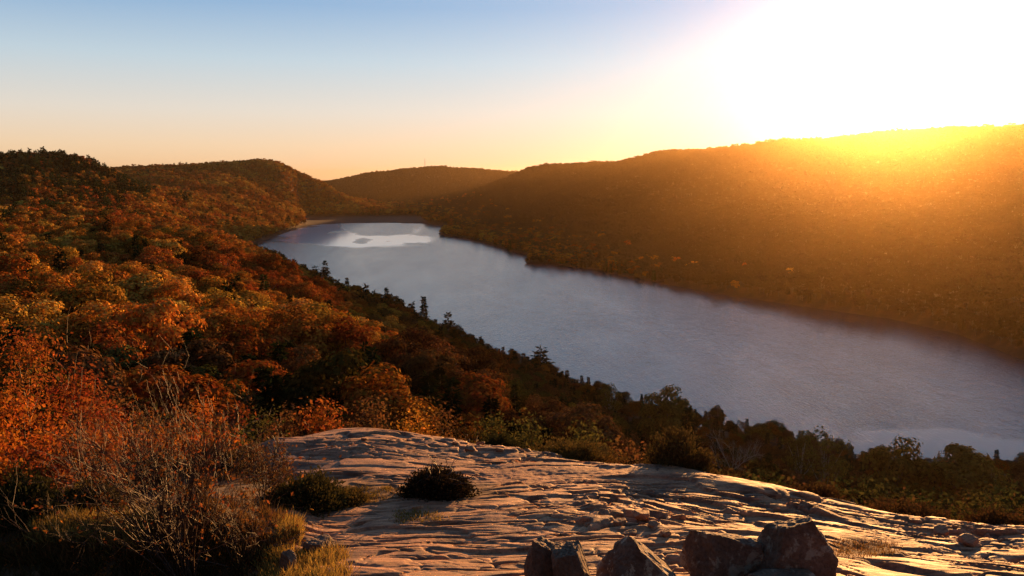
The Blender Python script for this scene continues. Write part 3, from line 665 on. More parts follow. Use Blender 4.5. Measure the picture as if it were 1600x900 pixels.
gold = np.exp(-(((tpx - 300) / 130) ** 2 + ((tpy - 500 - 0.25 * (tpx - 300)) / 40) ** 2)) + 0.6 * np.exp(-(((tpx - 330) / 160) ** 2 + ((tpy - 400) / 22) ** 2)) + 0.5 * np.exp(-(((tpx - 100) / 130) ** 2 + ((tpy - 440) / 25) ** 2))
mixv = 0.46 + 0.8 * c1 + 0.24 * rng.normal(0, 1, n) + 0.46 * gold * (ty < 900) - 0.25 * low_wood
order = np.array([TN.index(k) for k in ("rust-red", "rust-red", "burnt-orange", "burnt-orange", "amber", "amber", "golden", "golden")])
colr = order[np.clip((mixv * 7.2).astype(int), 0, 7)]
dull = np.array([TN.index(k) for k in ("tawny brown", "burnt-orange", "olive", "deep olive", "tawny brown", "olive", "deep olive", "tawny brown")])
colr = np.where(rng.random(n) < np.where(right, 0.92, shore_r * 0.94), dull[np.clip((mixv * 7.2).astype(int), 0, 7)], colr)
colr = np.where(is_con, TN.index("dark green"), colr)
kind_ = np.where(is_con, 5 + rng.integers(0, 2, n), np.where(rng.random(n) < 0.18, 4, rng.integers(0, 4, n)))
hgt = np.where(is_con, rng.normal(12.0, 2.2, n), rng.normal(11.6, 1.7, n)) * np.where(ty > 2400, 1.25, 1) * (1 + 0.12 * c3)
hgt = np.where(hillA & is_con, hgt * 1.25, hgt)
hgt = np.clip(hgt, 5.5, 18) * np.clip(0.75 + ts / 60, 0.75, 1) * np.where(ty < 70, 0.62, 1) * (1 - 0.46 * np.clip((tpx - 650) / 350, 0, 1) * (ty < 420) * ~right)
sclw = rng.uniform(0.9, 1.25, n) * np.where(ty > 900, 1.15, 1)
# which of them can be seen: running horizon along each direction
na, nr_ = 1500, 900
ag = np.linspace(-0.72, 0.72, na); rg = np.geomspace(24, 4500, nr_)
AG, RG = np.meshgrid(ag, rg); HG = land(RG * np.sin(AG), RG * np.cos(AG)); HSD = lake_sdf(RG * np.sin(AG), RG * np.cos(AG))
cano = HG + np.where((HSD > 6) & (HG > 3), 5.5, 0)
hor = np.maximum.accumulate((cano - CAM_Z) / RG, axis=0)
near_block = np.interp(800 + FPX * np.tan(ag), [-200, 430, 600, 760, 1000, 1200, 1400, 1600, 1900], [-.40, -.345, -.333, -.352, -.385, -.41, -.442, -.464, -.48])
hor = np.maximum(hor, near_block[None])
trr = np.hypot(tx, ty); ta = np.arctan2(tx, ty)
ia = np.clip(np.round((ta + 0.72) / 1.44 * (na - 1)).astype(int), 0, na - 1); ir = np.clip(np.searchsorted(rg, trr - 9) - 1, 0, nr_ - 1)
slack = np.where(ty < 900, 5, 3) / trr
toptan = (tz + hgt - CAM_Z) / trr
vis = (toptan > hor[ir, ia] - slack) & (tpx > -130) & (tpx < 1730)
vis_strict = (toptan > hor[ir, ia] + 2.0 / trr) & (tpx > 5) & (tpx < 1595) & (tpy < 890)
rotz = rng.uniform(0, 6.28, n); tilt = rng.normal(0, 0.035, (n, 2))
tintv = TV[colr] * ((0.86 - 0.62 * right) * (1 - 0.38 * shore_r))[:, None] * np.where(right, rng.uniform(0.8, 1.15, n), rng.uniform(0.5, 1.35, n))[:, None] * (1 + rng.normal(0, 0.06, (n, 3)))  # tints also darkened where the low wood and long hill lie in shade
# the long hill's shade is put into its trees' colour: one dark brown
shaded_brown = np.array([.050, .030, .015]) * (1 + .10 * c1[:, None] + rng.normal(0, .05, (n, 1)))
tintv = np.where((right | (ty > 2400))[:, None], shaded_brown, tintv)
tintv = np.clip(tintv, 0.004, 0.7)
size_px = hgt * FPX / trr * np.clip((toptan - hor[ir, ia]) * trr / hgt, 0.1, 1)

# --- trees placed one by one: (name, species words, proto, px, py of its top, distance, tint, width factor)
SPECIAL = [
    ("pine_tree", "pine1", 845, 536, 345, "dark green", 1.7, "lone dark pine standing tall on the shore against the open water"),
    ("pine_tree", "pine0", 508, 409, 665, "dark green", 1.5, "taller pine of the pair standing on the shore below the near bay"),
    ("pine_tree", "pine1", 492, 413, 685, "dark green", 1.5, "shorter pine of the pair standing on the shore below the near bay"),
    ("spruce_tree", "spruce0", 542, 433, 610, "dark green", 1.1, "single dark spruce on the shore just past the pair of pines"),
    ("spruce_tree", "spruce2", 604, 449, 560, "dark green", 1.3, "small pointed spruce on the shore midway between pair of pines and the tall spruce"),
    ("spruce_tree", "spruce1", 662, 463, 470, "dark green", 1.5, "tall pointed spruce rising over the shoreline treetops beside the water"),
    ("pine_tree", "pine0", 700, 490, 425, "dark green", 1.5, "ragged pine leaning over the water below the tall spruce"),
    ("spruce_tree", "spruce3", 440, 398, 830, "dark green", 1.2, "low dark spruce at the edge of the near bay"),
    ("oak_tree", "leafy1", 1043, 611, 175, "olive", 0.9, "open-crowned leafy oak showing against the lake above the round juniper"),
    ("bare_tree", "bare0", 1142, 634, 150, "tawny brown", 1.1, "round-topped leafless tree with fine twigs against the lake"),
    ("birch_tree", "airy1", 1297, 669, 150, "olive", 0.8, "thin pale birch with few leaves left of the waterside gap"),
    ("oak_tree", "leafy3", 1408, 688, 130, "olive", 0.9, "lopsided leafy oak standing out over the pale calm water"),
    ("oak_tree", "leafy5", 1512, 702, 125, "olive", 1.1, "wide flat-topped oak against the calm water near the right edge"),
    ("bare_tree", "bare1", 1563, 702, 120, "tawny brown", 0.5, "slim leafless sapling beside the flat-topped oak"),
    ("birch_tree", "airy1", 1252, 667, 165, "olive", 0.7, "wispy birch between the bald round tree and pale birch"),
    ("spruce_tree", "spruce0", 1075, 634, 160, "dark green", 0.9, "narrow spruce just right of the open-crowned oak"),
    ("spruce_tree", "spruce2", 615, 585, 85, "dark green", 0.9, "pointed green fir rising behind the middle of the ledge"),
    ("spruce_tree", "spruce1", 552, 592, 90, "dark green", 0.9, "dark fir behind the red oak shrubs of the ledge"),
    ("oak_tree", "leafy1", 232, 574, 100, "golden", 0.9, "small golden oak lit at its top behind the bare shrub"),
    ("birch_tree", "airy1", 955, 600, 250, "olive", 0.8, "thin olive birch breaking the treeline right of the lone pine"),
]
tree_recs = []
def make_tree(name, key, x, y, z, H, rz, tint, wf=1.0, tl=(0, 0)):
    tr, cr, mt, mc, H0 = PROTO[key]; s = H / H0
    e = empty(name, (x, y, z), rz, (s * wf, s * wf, s)); e.rotation_euler = (tl[0], tl[1], rz)
    t = link("trunk", mt, e); c = link("crown", mc, e); c["tint"] = [float(v) for v in tint]
    return e
for nm, key, px, py, d, tn, wf, lab in SPECIAL:
    p = P(px, py, d); g = float(land(np.array([p[0]]), np.array([p[1]]))[0]); g = max(g, 0.3); H = p[2] - g
    if H < 4: H = 4.0; g = p[2] - H
    e = make_tree(nm, key, p[0], p[1], g, H, rng.uniform(0, 6), np.array(TINTS[tn]) * rng.uniform(.8, 1.1), wf if H < 16 else wf * 16 / H)
    tag(e, lab, "tree")
# --- the trees that show largest, each an object of its own
cand = np.where(vis_strict)[0]; cand = cand[np.argsort(-size_px[cand])]
solo = cand[:330]
con_sp = ["spruce0", "spruce1", "spruce2", "spruce3"]
LANDMARKS = [("the lone shore pine", 845, 565), ("the bare twiggy shrub", 290, 720), ("the pair of shore pines", 500, 428), ("the ledge's far crest", 600, 682), ("the round juniper", 1055, 712),
             ("the lake's narrow bay", 390, 388), ("the red oak saplings", 70, 640), ("the leafless round tree", 1142, 655), ("the lopsided waterside oak", 1408, 715), ("the wooded knob on the skyline", 90, 250), ("the tall shore spruce", 662, 490)]
rows = []
for i in solo:
    px, py, _ = to_pix(tx[i], ty[i], tz[i] + hgt[i] * .8)
    lm = min(LANDMARKS, key=lambda q: (q[1] - px) ** 2 + (q[2] - py) ** 2); dx, dy = px - lm[1], py - lm[2]
    di = ("above" if dy < 0 else "below") if abs(dy) > abs(dx) else ("left of" if dx < 0 else "right of")
    if is_con[i]: sp, nm = "spruce", "spruce_tree"
    elif TN[colr[i]] in ("crimson", "rust-red"): sp, nm = "maple", "maple_tree"
    elif TN[colr[i]] in ("amber", "golden"): sp, nm = "birch", "birch_tree"
    else: sp, nm = "oak", "oak_tree"
    rows.append((i, nm, sp, TN[colr[i]], lm[0], di, math.hypot(dx, dy)))
ORD = "nearest second third fourth fifth sixth seventh eighth ninth tenth eleventh twelfth thirteenth fourteenth fifteenth sixteenth seventeenth eighteenth nineteenth twentieth".split()
by = {}; made = []
for r_ in sorted(rows, key=lambda q: q[6]):
    i, nm, sp, tn, lm, di, _ = r_; k = by.setdefault((sp, tn, lm, di), 0); by[(sp, tn, lm, di)] += 1
    if k >= 16: continue
    o_ = ORD[k]; made.append(i)
    key = con_sp[rng.integers(0, 4)] if is_con[i] else (f"airy{rng.integers(0, 3)}" if kind_[i] == 4 else f"leafy{rng.integers(0, 6)}")
    e = make_tree(nm, key, tx[i], ty[i], tz[i], hgt[i], rotz[i], tintv[i], sclw[i], tilt[i])
    tag(e, f"{tn} {sp} {di} {lm}, {'nearest to it' if k == 0 else o_ + ' nearest'} of that colour", "tree", "autumn trees on the slopes round the lake")
# --- the rest of the woods
rest = vis.copy(); rest[made] = False
def wood(name, label, m, protos, crown=M_CROWN, needle=M_NEEDLE):
    i = np.where(m & rest)[0]
    if not len(i): return
    H0 = np.where(kind_[i] >= 5, 12.0, 10.0); s = hgt[i] / H0
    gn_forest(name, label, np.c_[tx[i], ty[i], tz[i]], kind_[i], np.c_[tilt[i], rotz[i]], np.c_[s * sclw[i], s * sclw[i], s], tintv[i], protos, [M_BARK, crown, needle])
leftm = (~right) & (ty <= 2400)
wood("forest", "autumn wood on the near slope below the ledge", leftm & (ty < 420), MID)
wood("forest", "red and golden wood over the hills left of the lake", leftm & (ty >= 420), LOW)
wood("forest", "wood with shade in its dusky brown tint on the long hill under the sun", right & (ty <= 2400), LOW, M_DUSK, M_DUSK)
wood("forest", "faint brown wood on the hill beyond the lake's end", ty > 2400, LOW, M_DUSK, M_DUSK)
print("trees:", n, "visible", int(vis.sum()), "strict", int(vis_strict.sum()), "H max", float((tz + hgt)[vis].max()))
ZTOP = float(max((tz + hgt).max(), LZ.max())) + 6

# ------------------------------------------------------------------ boulders and loose stones
def boulder_material():
    m, nt, out = new_mat("boulder_rock"); b = nd(nt, "ShaderNodeBsdfPrincipled", Roughness=0.8); b.inputs["Specular IOR Level"].default_value = 0.3
    v = mapping(nt); n1 = noise(nt, v, 2.2, 7, 0.65); n2 = noise(nt, v, 28, 6, 0.7); n3 = noise(nt, v, 3.2, 8, 0.75, 0.5); n4 = noise(nt, v, 11, 5, 0.7)
    c = ramp(nt, n1.outputs[0], [(0.3, (0.085, 0.055, 0.037)), (0.6, (0.17, 0.108, 0.07)), (0.75, (0.25, 0.17, 0.115))]).outputs[0]
    c = mixrgb(nt, 0.8, c, ramp(nt, n2.outputs[0], [(0.35, (0.5, 0.5, 0.5)), (0.6, (1.2, 1.15, 1.1))]).outputs[0], 'MULTIPLY')
    at = nd(nt, "ShaderNodeAttribute", attribute_type='OBJECT', attribute_name="lichen")
    lm = ramp(nt, math_n(nt, 'ADD', n3.outputs[0], math_n(nt, 'MULTIPLY', n4.outputs[0], 0.25)), [(0.655, (0, 0, 0)), (0.70, (1, 1, 1))]).outputs[0]
    c = mixrgb(nt, math_n(nt, 'MULTIPLY', lm, at.outputs["Fac"]), c, (0.36, 0.33, 0.24))
    nt.links.new(c, b.inputs["Base Color"])
    bp = nd(nt, "ShaderNodeBump", Strength=0.7, Distance=0.05)
    nt.links.new(math_n(nt, 'ADD', n2.outputs[0], math_n(nt, 'MULTIPLY', n1.outputs[0], 2.0)), bp.inputs["Height"]); nt.links.new(bp.outputs[0], b.inputs["Normal"])
    nt.links.new(b.outputs[0], out.inputs[0]); return m
M_BOULDER = boulder_material()
import bmesh
def rock_mesh(name, dims, seed, planes=(), sub=6, rough=0.036, n_rand=12, mat=None):
    bm = bmesh.new(); bmesh.ops.create_icosphere(bm, subdivisions=sub, radius=1.0); bm.verts.ensure_lookup_table()
    V = np.array([v.co for v in bm.verts]); F = np.array([[v.index for v in f.verts] for f in bm.faces]); bm.free()
    r = np.random.default_rng(seed); V = V * 1.25
    pl = [(np.array(nv, float) / np.linalg.norm(nv), dd) for nv, dd in planes]
    for _ in range(n_rand):
        q = r.normal(0, 1, 3); pl.append((q / np.linalg.norm(q), r.uniform(0.86, 1.04)))
    for nv, dd in pl:
        h = V @ nv - dd; h = np.where(h > 0, h * 0.97, 0); V = V - h[:, None] * nv
    V = (V - (V.max(0) + V.min(0)) / 2) / ((V.max(0) - V.min(0)) / 2)
    nn = V / np.linalg.norm(V, axis=1, keepdims=True)
    k = fbm(V[:, 0] * 1.7 + V[:, 2] * 0.9 + seed, V[:, 1] * 1.7 - V[:, 2] * 1.1, 5, seed) * rough * 2 + rough * 0.8 * fbm(V[:, 0] * 6 + V[:, 2] * 5, V[:, 1] * 6 + V[:, 2] * 3, 3, seed + 1)
    V = (V + nn * k[:, None]) * np.array(dims) / 2
    return mesh_of(name, V, F, [mat or M_BOULDER], True)
def boulder(pxl, pxr, top, d, depth, seed, planes, label, lichen, rz=0.0, sink=0.12, name="boulder", group=None):
    a, b = P(pxl, top, d), P(pxr, top, d); x = (a[0] + b[0]) / 2; w = b[0] - a[0]; zt = a[2]; zb = gz(x, d) - sink; h = zt - zb
    o = link(name, rock_mesh(name, (w, depth, h), seed, planes), None, (x, d, (zt + zb) / 2)); o["lichen"] = lichen; o.rotation_euler = (0, 0, rz)
    return tag(o, label, "boulder", group)
boulder(818, 886, 843, 8.5, 0.42, 11, [((-.9, -.3, .2), .92), ((.3, -.9, .2), .8), ((.15, 0, 1), .60)], "black shaded boulder with a blunt top, leftmost in the row on the ledge", 0.0, sink=.2)
boulder(862, 925, 853, 8.2, 0.40, 12, [((.8, -.2, .8), .70), ((0, -1, .1), .8), ((-.1, 0, 1), .62)], "smaller dark boulder leaning against the leftmost black boulder", 0.1, sink=.2)
boulder(932, 1072, 834, 8.4, 0.62, 13, [((.75, .05, .75), .42), ((-.85, -.35, .45), .72), ((.1, -1, .15), .62)], "grey boulder mottled with pale lichen and a sunlit sloping face", 1.0, sink=.2)
boulder(1066, 1196, 826, 8.75, 0.60, 14, [((-.8, -.5, .25), .72), ((.15, .3, 1), .70), ((.2, -1, .15), .62), ((1, 0, .25), .85)], "brown blocky boulder with a glinting flat top", 0.6, sink=.2)
boulder(1190, 1310, 803, 8.6, 0.62, 15, [((-.95, -.2, .22), .78), ((.9, .0, .50), .66), ((0, -1, .18), .6), ((-.35, .2, 1), .80)], "tallest brown boulder with a domed top, last of the row", 0.55, sink=-.04)
boulder(1165, 1300, 890, 8.3, 0.55, 16, [((0, 0, 1), .80), ((.2, -1, .2), .7)], "low broad boulder under the tallest brown boulder", 0.5, sink=.25)
boulder(474, 520, 842, 10.2, 0.34, 17, [((.9, -.3, .3), .6), ((0, 0, 1), .7)], "square brown stone among grass tufts beside the slab", 0.1, sink=.1, name="stone")
boulder(436, 462, 862, 9.5, 0.2, 18, [], "small dark stone half hidden in grass below the twiggy shrub", 0.1, sink=.05, name="stone")
STN = [(968, 812, 26, 12), (1002, 800, 30, 13), (1022, 816, 22, 10), (945, 800, 22, 9), (984, 832, 26, 9), (1060, 806, 26, 10), (920, 818, 20, 7), (1040, 830, 24, 9), (752, 690, 16, 9), (735, 699, 18, 8), (780, 700, 15, 8), (712, 690, 14, 6),
       (570, 684, 15, 7), (548, 692, 12, 5), (653, 790, 20, 10), (1470, 828, 30, 9), (1512, 842, 34, 10), (1430, 812, 24, 8)]
PLACE = ["pale sunlit stone in the middle of the broken rock band", "dark flat stone at the top of the broken rock band", "small stone wedged right of the broken band's middle", "thin slab stone left of the broken rock band", "low stone at the foot of the broken rock band",
         "angular stone at the right end of the broken rock band", "flat chip stone far left of the broken rock band", "stone below the right end of the broken band", "broken stone in the notch of the ledge's crest", "larger stone just under the notch in the crest", "stone at the right lip of the crest notch", "little stone left of the crest notch",
         "dark stone on the crest near the red oak shrub", "small chip on the crest below the red oak shrub", "stone at the front slab's broken lip by the dark mound", "long flat stone on the bright slab by the low shrubs", "low slab stone near the right edge of the ledge", "short stone above the bright slab below the spreading juniper"]
for k, ((px, py, w, h), lab) in enumerate(zip(STN, PLACE)):
    q = on_near(px, py + h * 0.5); wm = w * q[1] / FPX
    o = link("stone", rock_mesh("stone", (wm, wm * 0.8, wm * 0.55), 300 + k, [((0, 0, 1), .6)], 4, 0.05, 7, M_ROCK), None, (q[0], q[1], q[2] - wm * 0.02)); o["lichen"] = 0.6 if k == 0 else 0.1
    o.rotation_euler = (rng.normal(0, .2), rng.normal(0, .2), rng.uniform(0, 6)); tag(o, lab, "stone", "loose stones on the ledge")

# ------------------------------------------------------------------ shrubs, saplings, junipers, grass
def twig_shrub(name, label, px, py, d, H, n_stems, spread, seed, depth=3, tips=0, leaf_tint=None, lean=0.0, rad=0.016, n_sub=4):
    p = P(px, py, d); g = gz(p[0], d); e = empty(name, (p[0], d, g)); tag(e, label, "shrub")
    r = np.random.default_rng(seed); ends = []
    for s in range(n_stems):
        mb = MB(); a = s * 2 * np.pi / n_stems + r.normal(0, .3); el = spread * r.uniform(0.25, 1.0)
        d0 = np.array([math.cos(a) * el + lean, math.sin(a) * el * .8, 1.0]); d0 /= np.linalg.norm(d0)
        def grow(q, dv, L, rd, k):
            m = 5; pts = [q]
            for _ in range(m):
                dv = dv + r.normal(0, .14, 3) + np.array([0, 0, .035]); dv /= np.linalg.norm(dv); pts.append(pts[-1] + dv * L / m)
            mb.tube(np.array(pts), np.linspace(rd, rd * .5, m + 1), 5 if k == 0 else 3)
            if k >= depth: ends.append(pts[-1]); ends.append(pts[3]); return
            for _ in range(n_sub + (2 if k == 0 else 0)):
                b = r.integers(2, m + 1); dd = dv + r.normal(0, .42, 3); dd[2] += .15; dd /= np.linalg.norm(dd)
                grow(pts[b], dd, L * r.uniform(.4, .7), rd * .55, k + 1)
        grow(np.array([math.cos(a) * .06, math.sin(a) * .06, -.05]), d0, H * r.uniform(.45, .68), rad * r.uniform(.6, 1.1), 0)
        link("stem", mb.mesh("stem", [M_TWIG], True), e)
    if tips:
        E = np.array(ends); C = E[r.integers(0, len(E), tips)] + r.normal(0, .03, (tips, 3)); mb = MB(); mb.leaves(C, r.normal(0, 1, (tips, 3)), 0.05, .6, .3, r)
        f = link("foliage", mb.mesh("foliage", [M_LEAF]), e); f["tint"] = list(leaf_tint)
    return e
twig_shrub("bare_shrub", "large leafless shrub of dark twisted twigs in front of the oak saplings", 292, 862, 9.6, 2.75, 22, 0.55, 41, 3, 1300, (.22, .075, .02), -0.10, .013, 4)
twig_shrub("bare_shrub", "brushy brown shrub of fine upright twigs at the slab's edge", 415, 765, 12.4, 1.0, 16, .7, 42, 3, 900, (.13, .06, .02), 0, .009)
twig_shrub("bare_shrub", "low tangle of bare twigs under the big leafless shrub", 375, 855, 9.9, 1.1, 12, 1.3, 43, 3, 200, (.16, .07, .02), .15, .010, 3)
twig_shrub("bare_shrub", "thin grey twigs rising between the two oak saplings", 195, 800, 12.0, 1.7, 9, .8, 44, 3, 60, (.25, .08, .02), 0, .010, 3)

def sapling(px, top, d, w_px, n_leaf, tint, label, seed, leaf=0.085, name="oak_sapling", clusters=16, low=0.25, cat="sapling"):
    p = P(px, top, d); g = gz(p[0], d); H = max(0.6, p[2] - g); W = w_px * d / FPX / 2
    e = empty(name, (p[0], d, g)); tag(e, label, cat); r = np.random.default_rng(seed); tr, cr = MB(), MB()
    tp = limb_pts(np.array([0, 0, -.1]), np.array([r.normal(0, .1), r.normal(0, .1), H * .85]), 6, .04, r); tr.tube(tp, np.linspace(.028, .008, 6) * max(1, H / 3), 6)
    for k in range(clusters):
        a = r.uniform(0, 6.28); rr_ = math.sqrt(r.uniform(0.05, 1)); t = r.uniform(low, 1); prof = math.sin(min(1, (1.12 - t) * 1.5) * math.pi / 2)
        c = np.array([math.cos(a) * W * rr_ * prof, math.sin(a) * W * rr_ * prof, H * (low + (0.97 - low) * (t - low) / (1 - low))])
        b = tp[0] + (tp[-1] - tp[0]) * max(.1, min(.95, t - .18)); tr.tube(np.array([b, (b + c) / 2 + r.normal(0, .04, 3), c]), [.009, .006, .003], 4)
        n = n_leaf // clusters; q = r.normal(0, 1, (n, 3)); C = c + q * np.array([W * .26, W * .26, min(.22 * H, W * .24)])
        cr.leaves(C, np.array([0, 0, .5]) + q * .4, leaf, .62, .7, r)
    link("trunk", tr.mesh("trunk", [M_TWIG], True), e); f = link("foliage", cr.mesh("foliage", [M_LEAF]), e); f["tint"] = list(tint)
    return e
RED, RUS, ORG, AMB, BRN, OLV = (.23, .060, .017), (.27, .088, .020), (.36, .11, .018), (.40, .19, .03), (.13, .065, .024), (.075, .07, .02)
for a in [(35, 535, 17, 150, 2200, RUS, "tallest rust-red oak sapling at the left edge of the picture", 61), (125, 588, 16, 140, 2000, RED, "red-brown oak sapling behind the thin grey twigs", 62), (15, 630, 13.5, 130, 1700, ORG, "orange oak sapling at the left edge below the tallest sapling", 63),
          (118, 668, 13.2, 150, 1800, RUS, "bushy rust oak sapling just left of the big leafless shrub", 64), (45, 715, 12.2, 120, 1300, RED, "low russet oak sapling beside the dark juniper", 65), (170, 622, 18, 110, 1300, BRN, "brown-leaved oak sapling partly hidden behind the thin grey twigs", 66),
          (-20, 690, 11.8, 110, 1000, ORG, "orange oak sapling cut off by the left edge of the picture", 67), (235, 690, 15.5, 100, 900, ORG, "small orange oak sapling behind the big leafless shrub's crown", 68), (330, 690, 15.8, 110, 800, ORG, "sparse orange oak sapling between leafless shrub and brushy shrub", 69)]:
    sapling(*a)
for a in [(498, 634, 21, 100, 2200, RUS, "bright rust oak shrub on the brink behind the ledge's crest", 81), (448, 646, 20.5, 80, 1400, BRN, "brown bushy shrub left of the rust oak shrub on the brink", 82), (575, 628, 23, 100, 2000, BRN, "tawny shrub on the brink behind the middle of the crest", 83),
          (648, 634, 23.5, 90, 1800, AMB, "amber shrub lit at its top on the brink behind the crest", 84), (700, 640, 24, 90, 1800, BRN, "rounded brown shrub right of the amber shrub", 85), (762, 648, 23, 90, 1700, OLV, "olive shrub with a reddish top beyond the crest notch", 86), (822, 656, 22.5, 110, 1800, OLV, "wide olive shrub behind the juniper mat", 87),
          (905, 662, 22, 110, 1600, OLV, "dark olive shrub between the juniper mat and round juniper", 88), (970, 682, 21, 100, 1500, BRN, "dim brown shrub just left of the round juniper", 89), (360, 655, 22, 110, 1500, OLV, "dark shrub behind the grassy mound at the ledge's left end", 90), (285, 650, 24, 110, 1500, BRN, "dim brown shrub behind the big leafless shrub's top twigs", 91), (412, 628, 26, 100, 1500, OLV, "shadowed shrub above the grassy mound", 92),
          (310, 618, 28, 110, 1700, ORG, "orange shrub catching light between shadowed shrubs", 93), (225, 615, 27, 90, 1500, AMB, "amber shrub catching light right of the oak saplings", 94)]:
    sapling(*a, name="brink_shrub", leaf=0.11, clusters=20, cat="shrub", low=.1)
SH = [(1090, 738, 19), (1150, 730, 21), (1130, 752, 17.2), (1205, 742, 20), (1190, 764, 16.4), (1260, 752, 19), (1300, 770, 16.8), (1325, 742, 22), (1370, 762, 18.5), (1390, 786, 15.8), (1425, 752, 21), (1460, 772, 18), (1480, 796, 15.6), (1510, 756, 21), (1545, 778, 17.6), (1580, 762, 20), (1570, 806, 15.2), (1620, 780, 17.5)]
DIRN = ["beside the round juniper", "behind the round juniper's right flank", "tucked against the round juniper's foot", "below the leafless round tree", "at the ledge's brink right of the round juniper", "below the pale birch", "above the first low brink juniper", "under the pale birch, deeper down", "behind the spreading low juniper",
        "touching the spreading low juniper", "below the lopsided waterside oak", "midway between lopsided oak and spreading juniper", "just behind the bright slab", "below the flat-topped oak", "above the last low juniper", "below the slim leafless sapling", "at the slab's far right brink", "cut by the right edge of the picture"]
for k, ((px, py, d), w) in enumerate(zip(SH, DIRN)):
    t = ((.045, .042, .013), (.075, .04, .016), (.05, .045, .014), (.035, .04, .013))[k % 4]
    sapling(px, py, d, 120, 1500, t, f"{('olive', 'brown', 'olive', 'dark green')[k % 4]} shrub in shade {w}", 120 + k, 0.11, "brink_shrub", 18, .08, "shrub")

def juniper(px, py, d, w_px, h_px, n, tint, label, seed, name="juniper", rag=0.3, L=0.065, up=0.6, jit=0.5):
    """low evergreen: short prickly sprays along many spreading branches"""
    p = P(px, py, d); g = gz(p[0], d); W = w_px * d / FPX / 2; H = h_px * d / FPX
    e = empty(name, (p[0], d, g)); tag(e, label, "juniper"); r = np.random.default_rng(seed); tr, cr = MB(), MB()
    nb = 60; per = int(n * 1.5) // nb
    for b in range(nb):
        a = r.uniform(0, 6.28); q = math.sqrt(r.uniform(.02, 1)); k = 1 + rag * perlin(np.array([math.cos(a) * 1.6 + seed]), np.array([math.sin(a) * 1.6]), 3)[0]
        tip = np.array([math.cos(a) * W * q * k, math.sin(a) * min(W, .8) * q * k, H * (1 - q ** 2.2) * r.uniform(.75, 1.1) * (1 + .3 * perlin(np.array([a * 1.3]), np.array([q * 2.0 + seed]), 5)[0]) + .05])
        base = np.array([tip[0] * .15, tip[1] * .15, .0]); mid = (base + tip) / 2 + np.array([0, 0, -.12 * H]); tr.tube(np.array([base, mid, tip]), [.012, .008, .003], 4)
        s = r.uniform(.25, 1.05, per)[:, None]; C = base * (1 - s) ** 2 + 2 * mid * s * (1 - s) + tip * s * s + r.normal(0, .05 + .05 * W, (per, 3)) * np.array([1, 1, .6])
        C[:, 2] = np.maximum(C[:, 2], .02)
        D = (tip - base) / np.linalg.norm(tip - base) + np.array([0, 0, up]) + r.normal(0, jit, (per, 3))
        cr.sprays(C, D, L, .032, r)
    link("branch", tr.mesh("branch", [M_TWIG], True), e); f = link("foliage", cr.mesh("foliage", [M_NEEDLE]), e); f["tint"] = list(tint)
    return e
JG, JY = (.035, .036, .013), (.12, .085, .024)
juniper(1056, 744, 15.9, 112, 72, 12000, (.09, .065, .022), "round dark juniper bush at the brink of the ledge", 501)
juniper(890, 716, 17.2, 165, 30, 8000, JY, "wide flat yellow-green juniper mat along the ledge's crest", 502, rag=.6)
juniper(782, 703, 18.0, 60, 20, 3000, JG, "small dark juniper beside the crest notch", 503)
juniper(1278, 788, 14.6, 90, 24, 4000, (.075, .042, .016), "first low juniper along the bright slab's upper edge", 504, rag=.6)
juniper(1430, 808, 13.9, 130, 28, 5000, (.075, .042, .016), "spreading low juniper behind the bright slab", 505, rag=.6)
juniper(1562, 826, 13.4, 90, 18, 3000, (.075, .042, .016), "last low juniper at the bright slab's far end", 506, rag=.5)
juniper(408, 690, 18.2, 105, 22, 5000, (.085, .08, .025), "smooth grassy-green juniper mound at the ledge's left end", 507, rag=.2)
juniper(478, 786, 12.6, 130, 40, 8000, (.065, .055, .018), "dark mat juniper below the brushy brown shrub", 508, rag=.4)
juniper(545, 782, 12.8, 60, 12, 1800, JY, "thin yellow juniper fringe in the grassy hollow", 509, rag=.6)
juniper(40, 850, 10.9, 120, 70, 7000, (.035, .035, .012), "upright dark juniper below the oak saplings at the left edge", 510, up=1.0)
juniper(140, 800, 11.6, 100, 45, 5000, (.085, .065, .018), "feathery green juniper under the rust oak sapling", 511, up=1.0)
juniper(350, 740, 15.5, 120, 30, 4000, (.10, .06, .02), "brown low juniper behind the brushy shrub", 512, rag=.5)
juniper(230, 745, 14.5, 140, 34, 4500, (.07, .05, .018), "dull low juniper behind the big leafless shrub", 513, rag=.5)
# the dark mound with dead branches in the hollow
e = juniper(684, 776, 13.1, 98, 36, 14000, (.028, .02, .010), "dark mounded bush with dead branches in the slab's hollow", 514, rag=.4, L=.05, up=0.1, jit=0.9)
r = np.random.default_rng(5)
for k in range(9):
    mb = MB(); a0 = np.array([r.uniform(-.25, .45), r.uniform(-.2, .1), .3]); dv = np.array([r.normal(0, .6), r.normal(0, .3), .8]) if k > 1 else np.array([1.0, -.2, .1])
    pts = [a0]
    for _ in range(6):
        dv = dv + r.normal(0, .35, 3) + (np.array([0, 0, -.12]) if k < 2 else 0); dv /= np.linalg.norm(dv); pts.append(pts[-1] + dv * .085)
    mb.tube(np.array(pts), np.linspace(.014, .004, 7), 5)
    for j in range(4):
        b = pts[r.integers(2, 6)]; d2 = dv + r.normal(0, .6, 3); d2 /= np.linalg.norm(d2); mb.tube(np.array([b, b + d2 * .08 + r.normal(0, .01, 3), b + d2 * .16]), [.005, .004, .002], 3)
    link("dead_branch", mb.mesh("dead_branch", [M_TWIG], True), e)

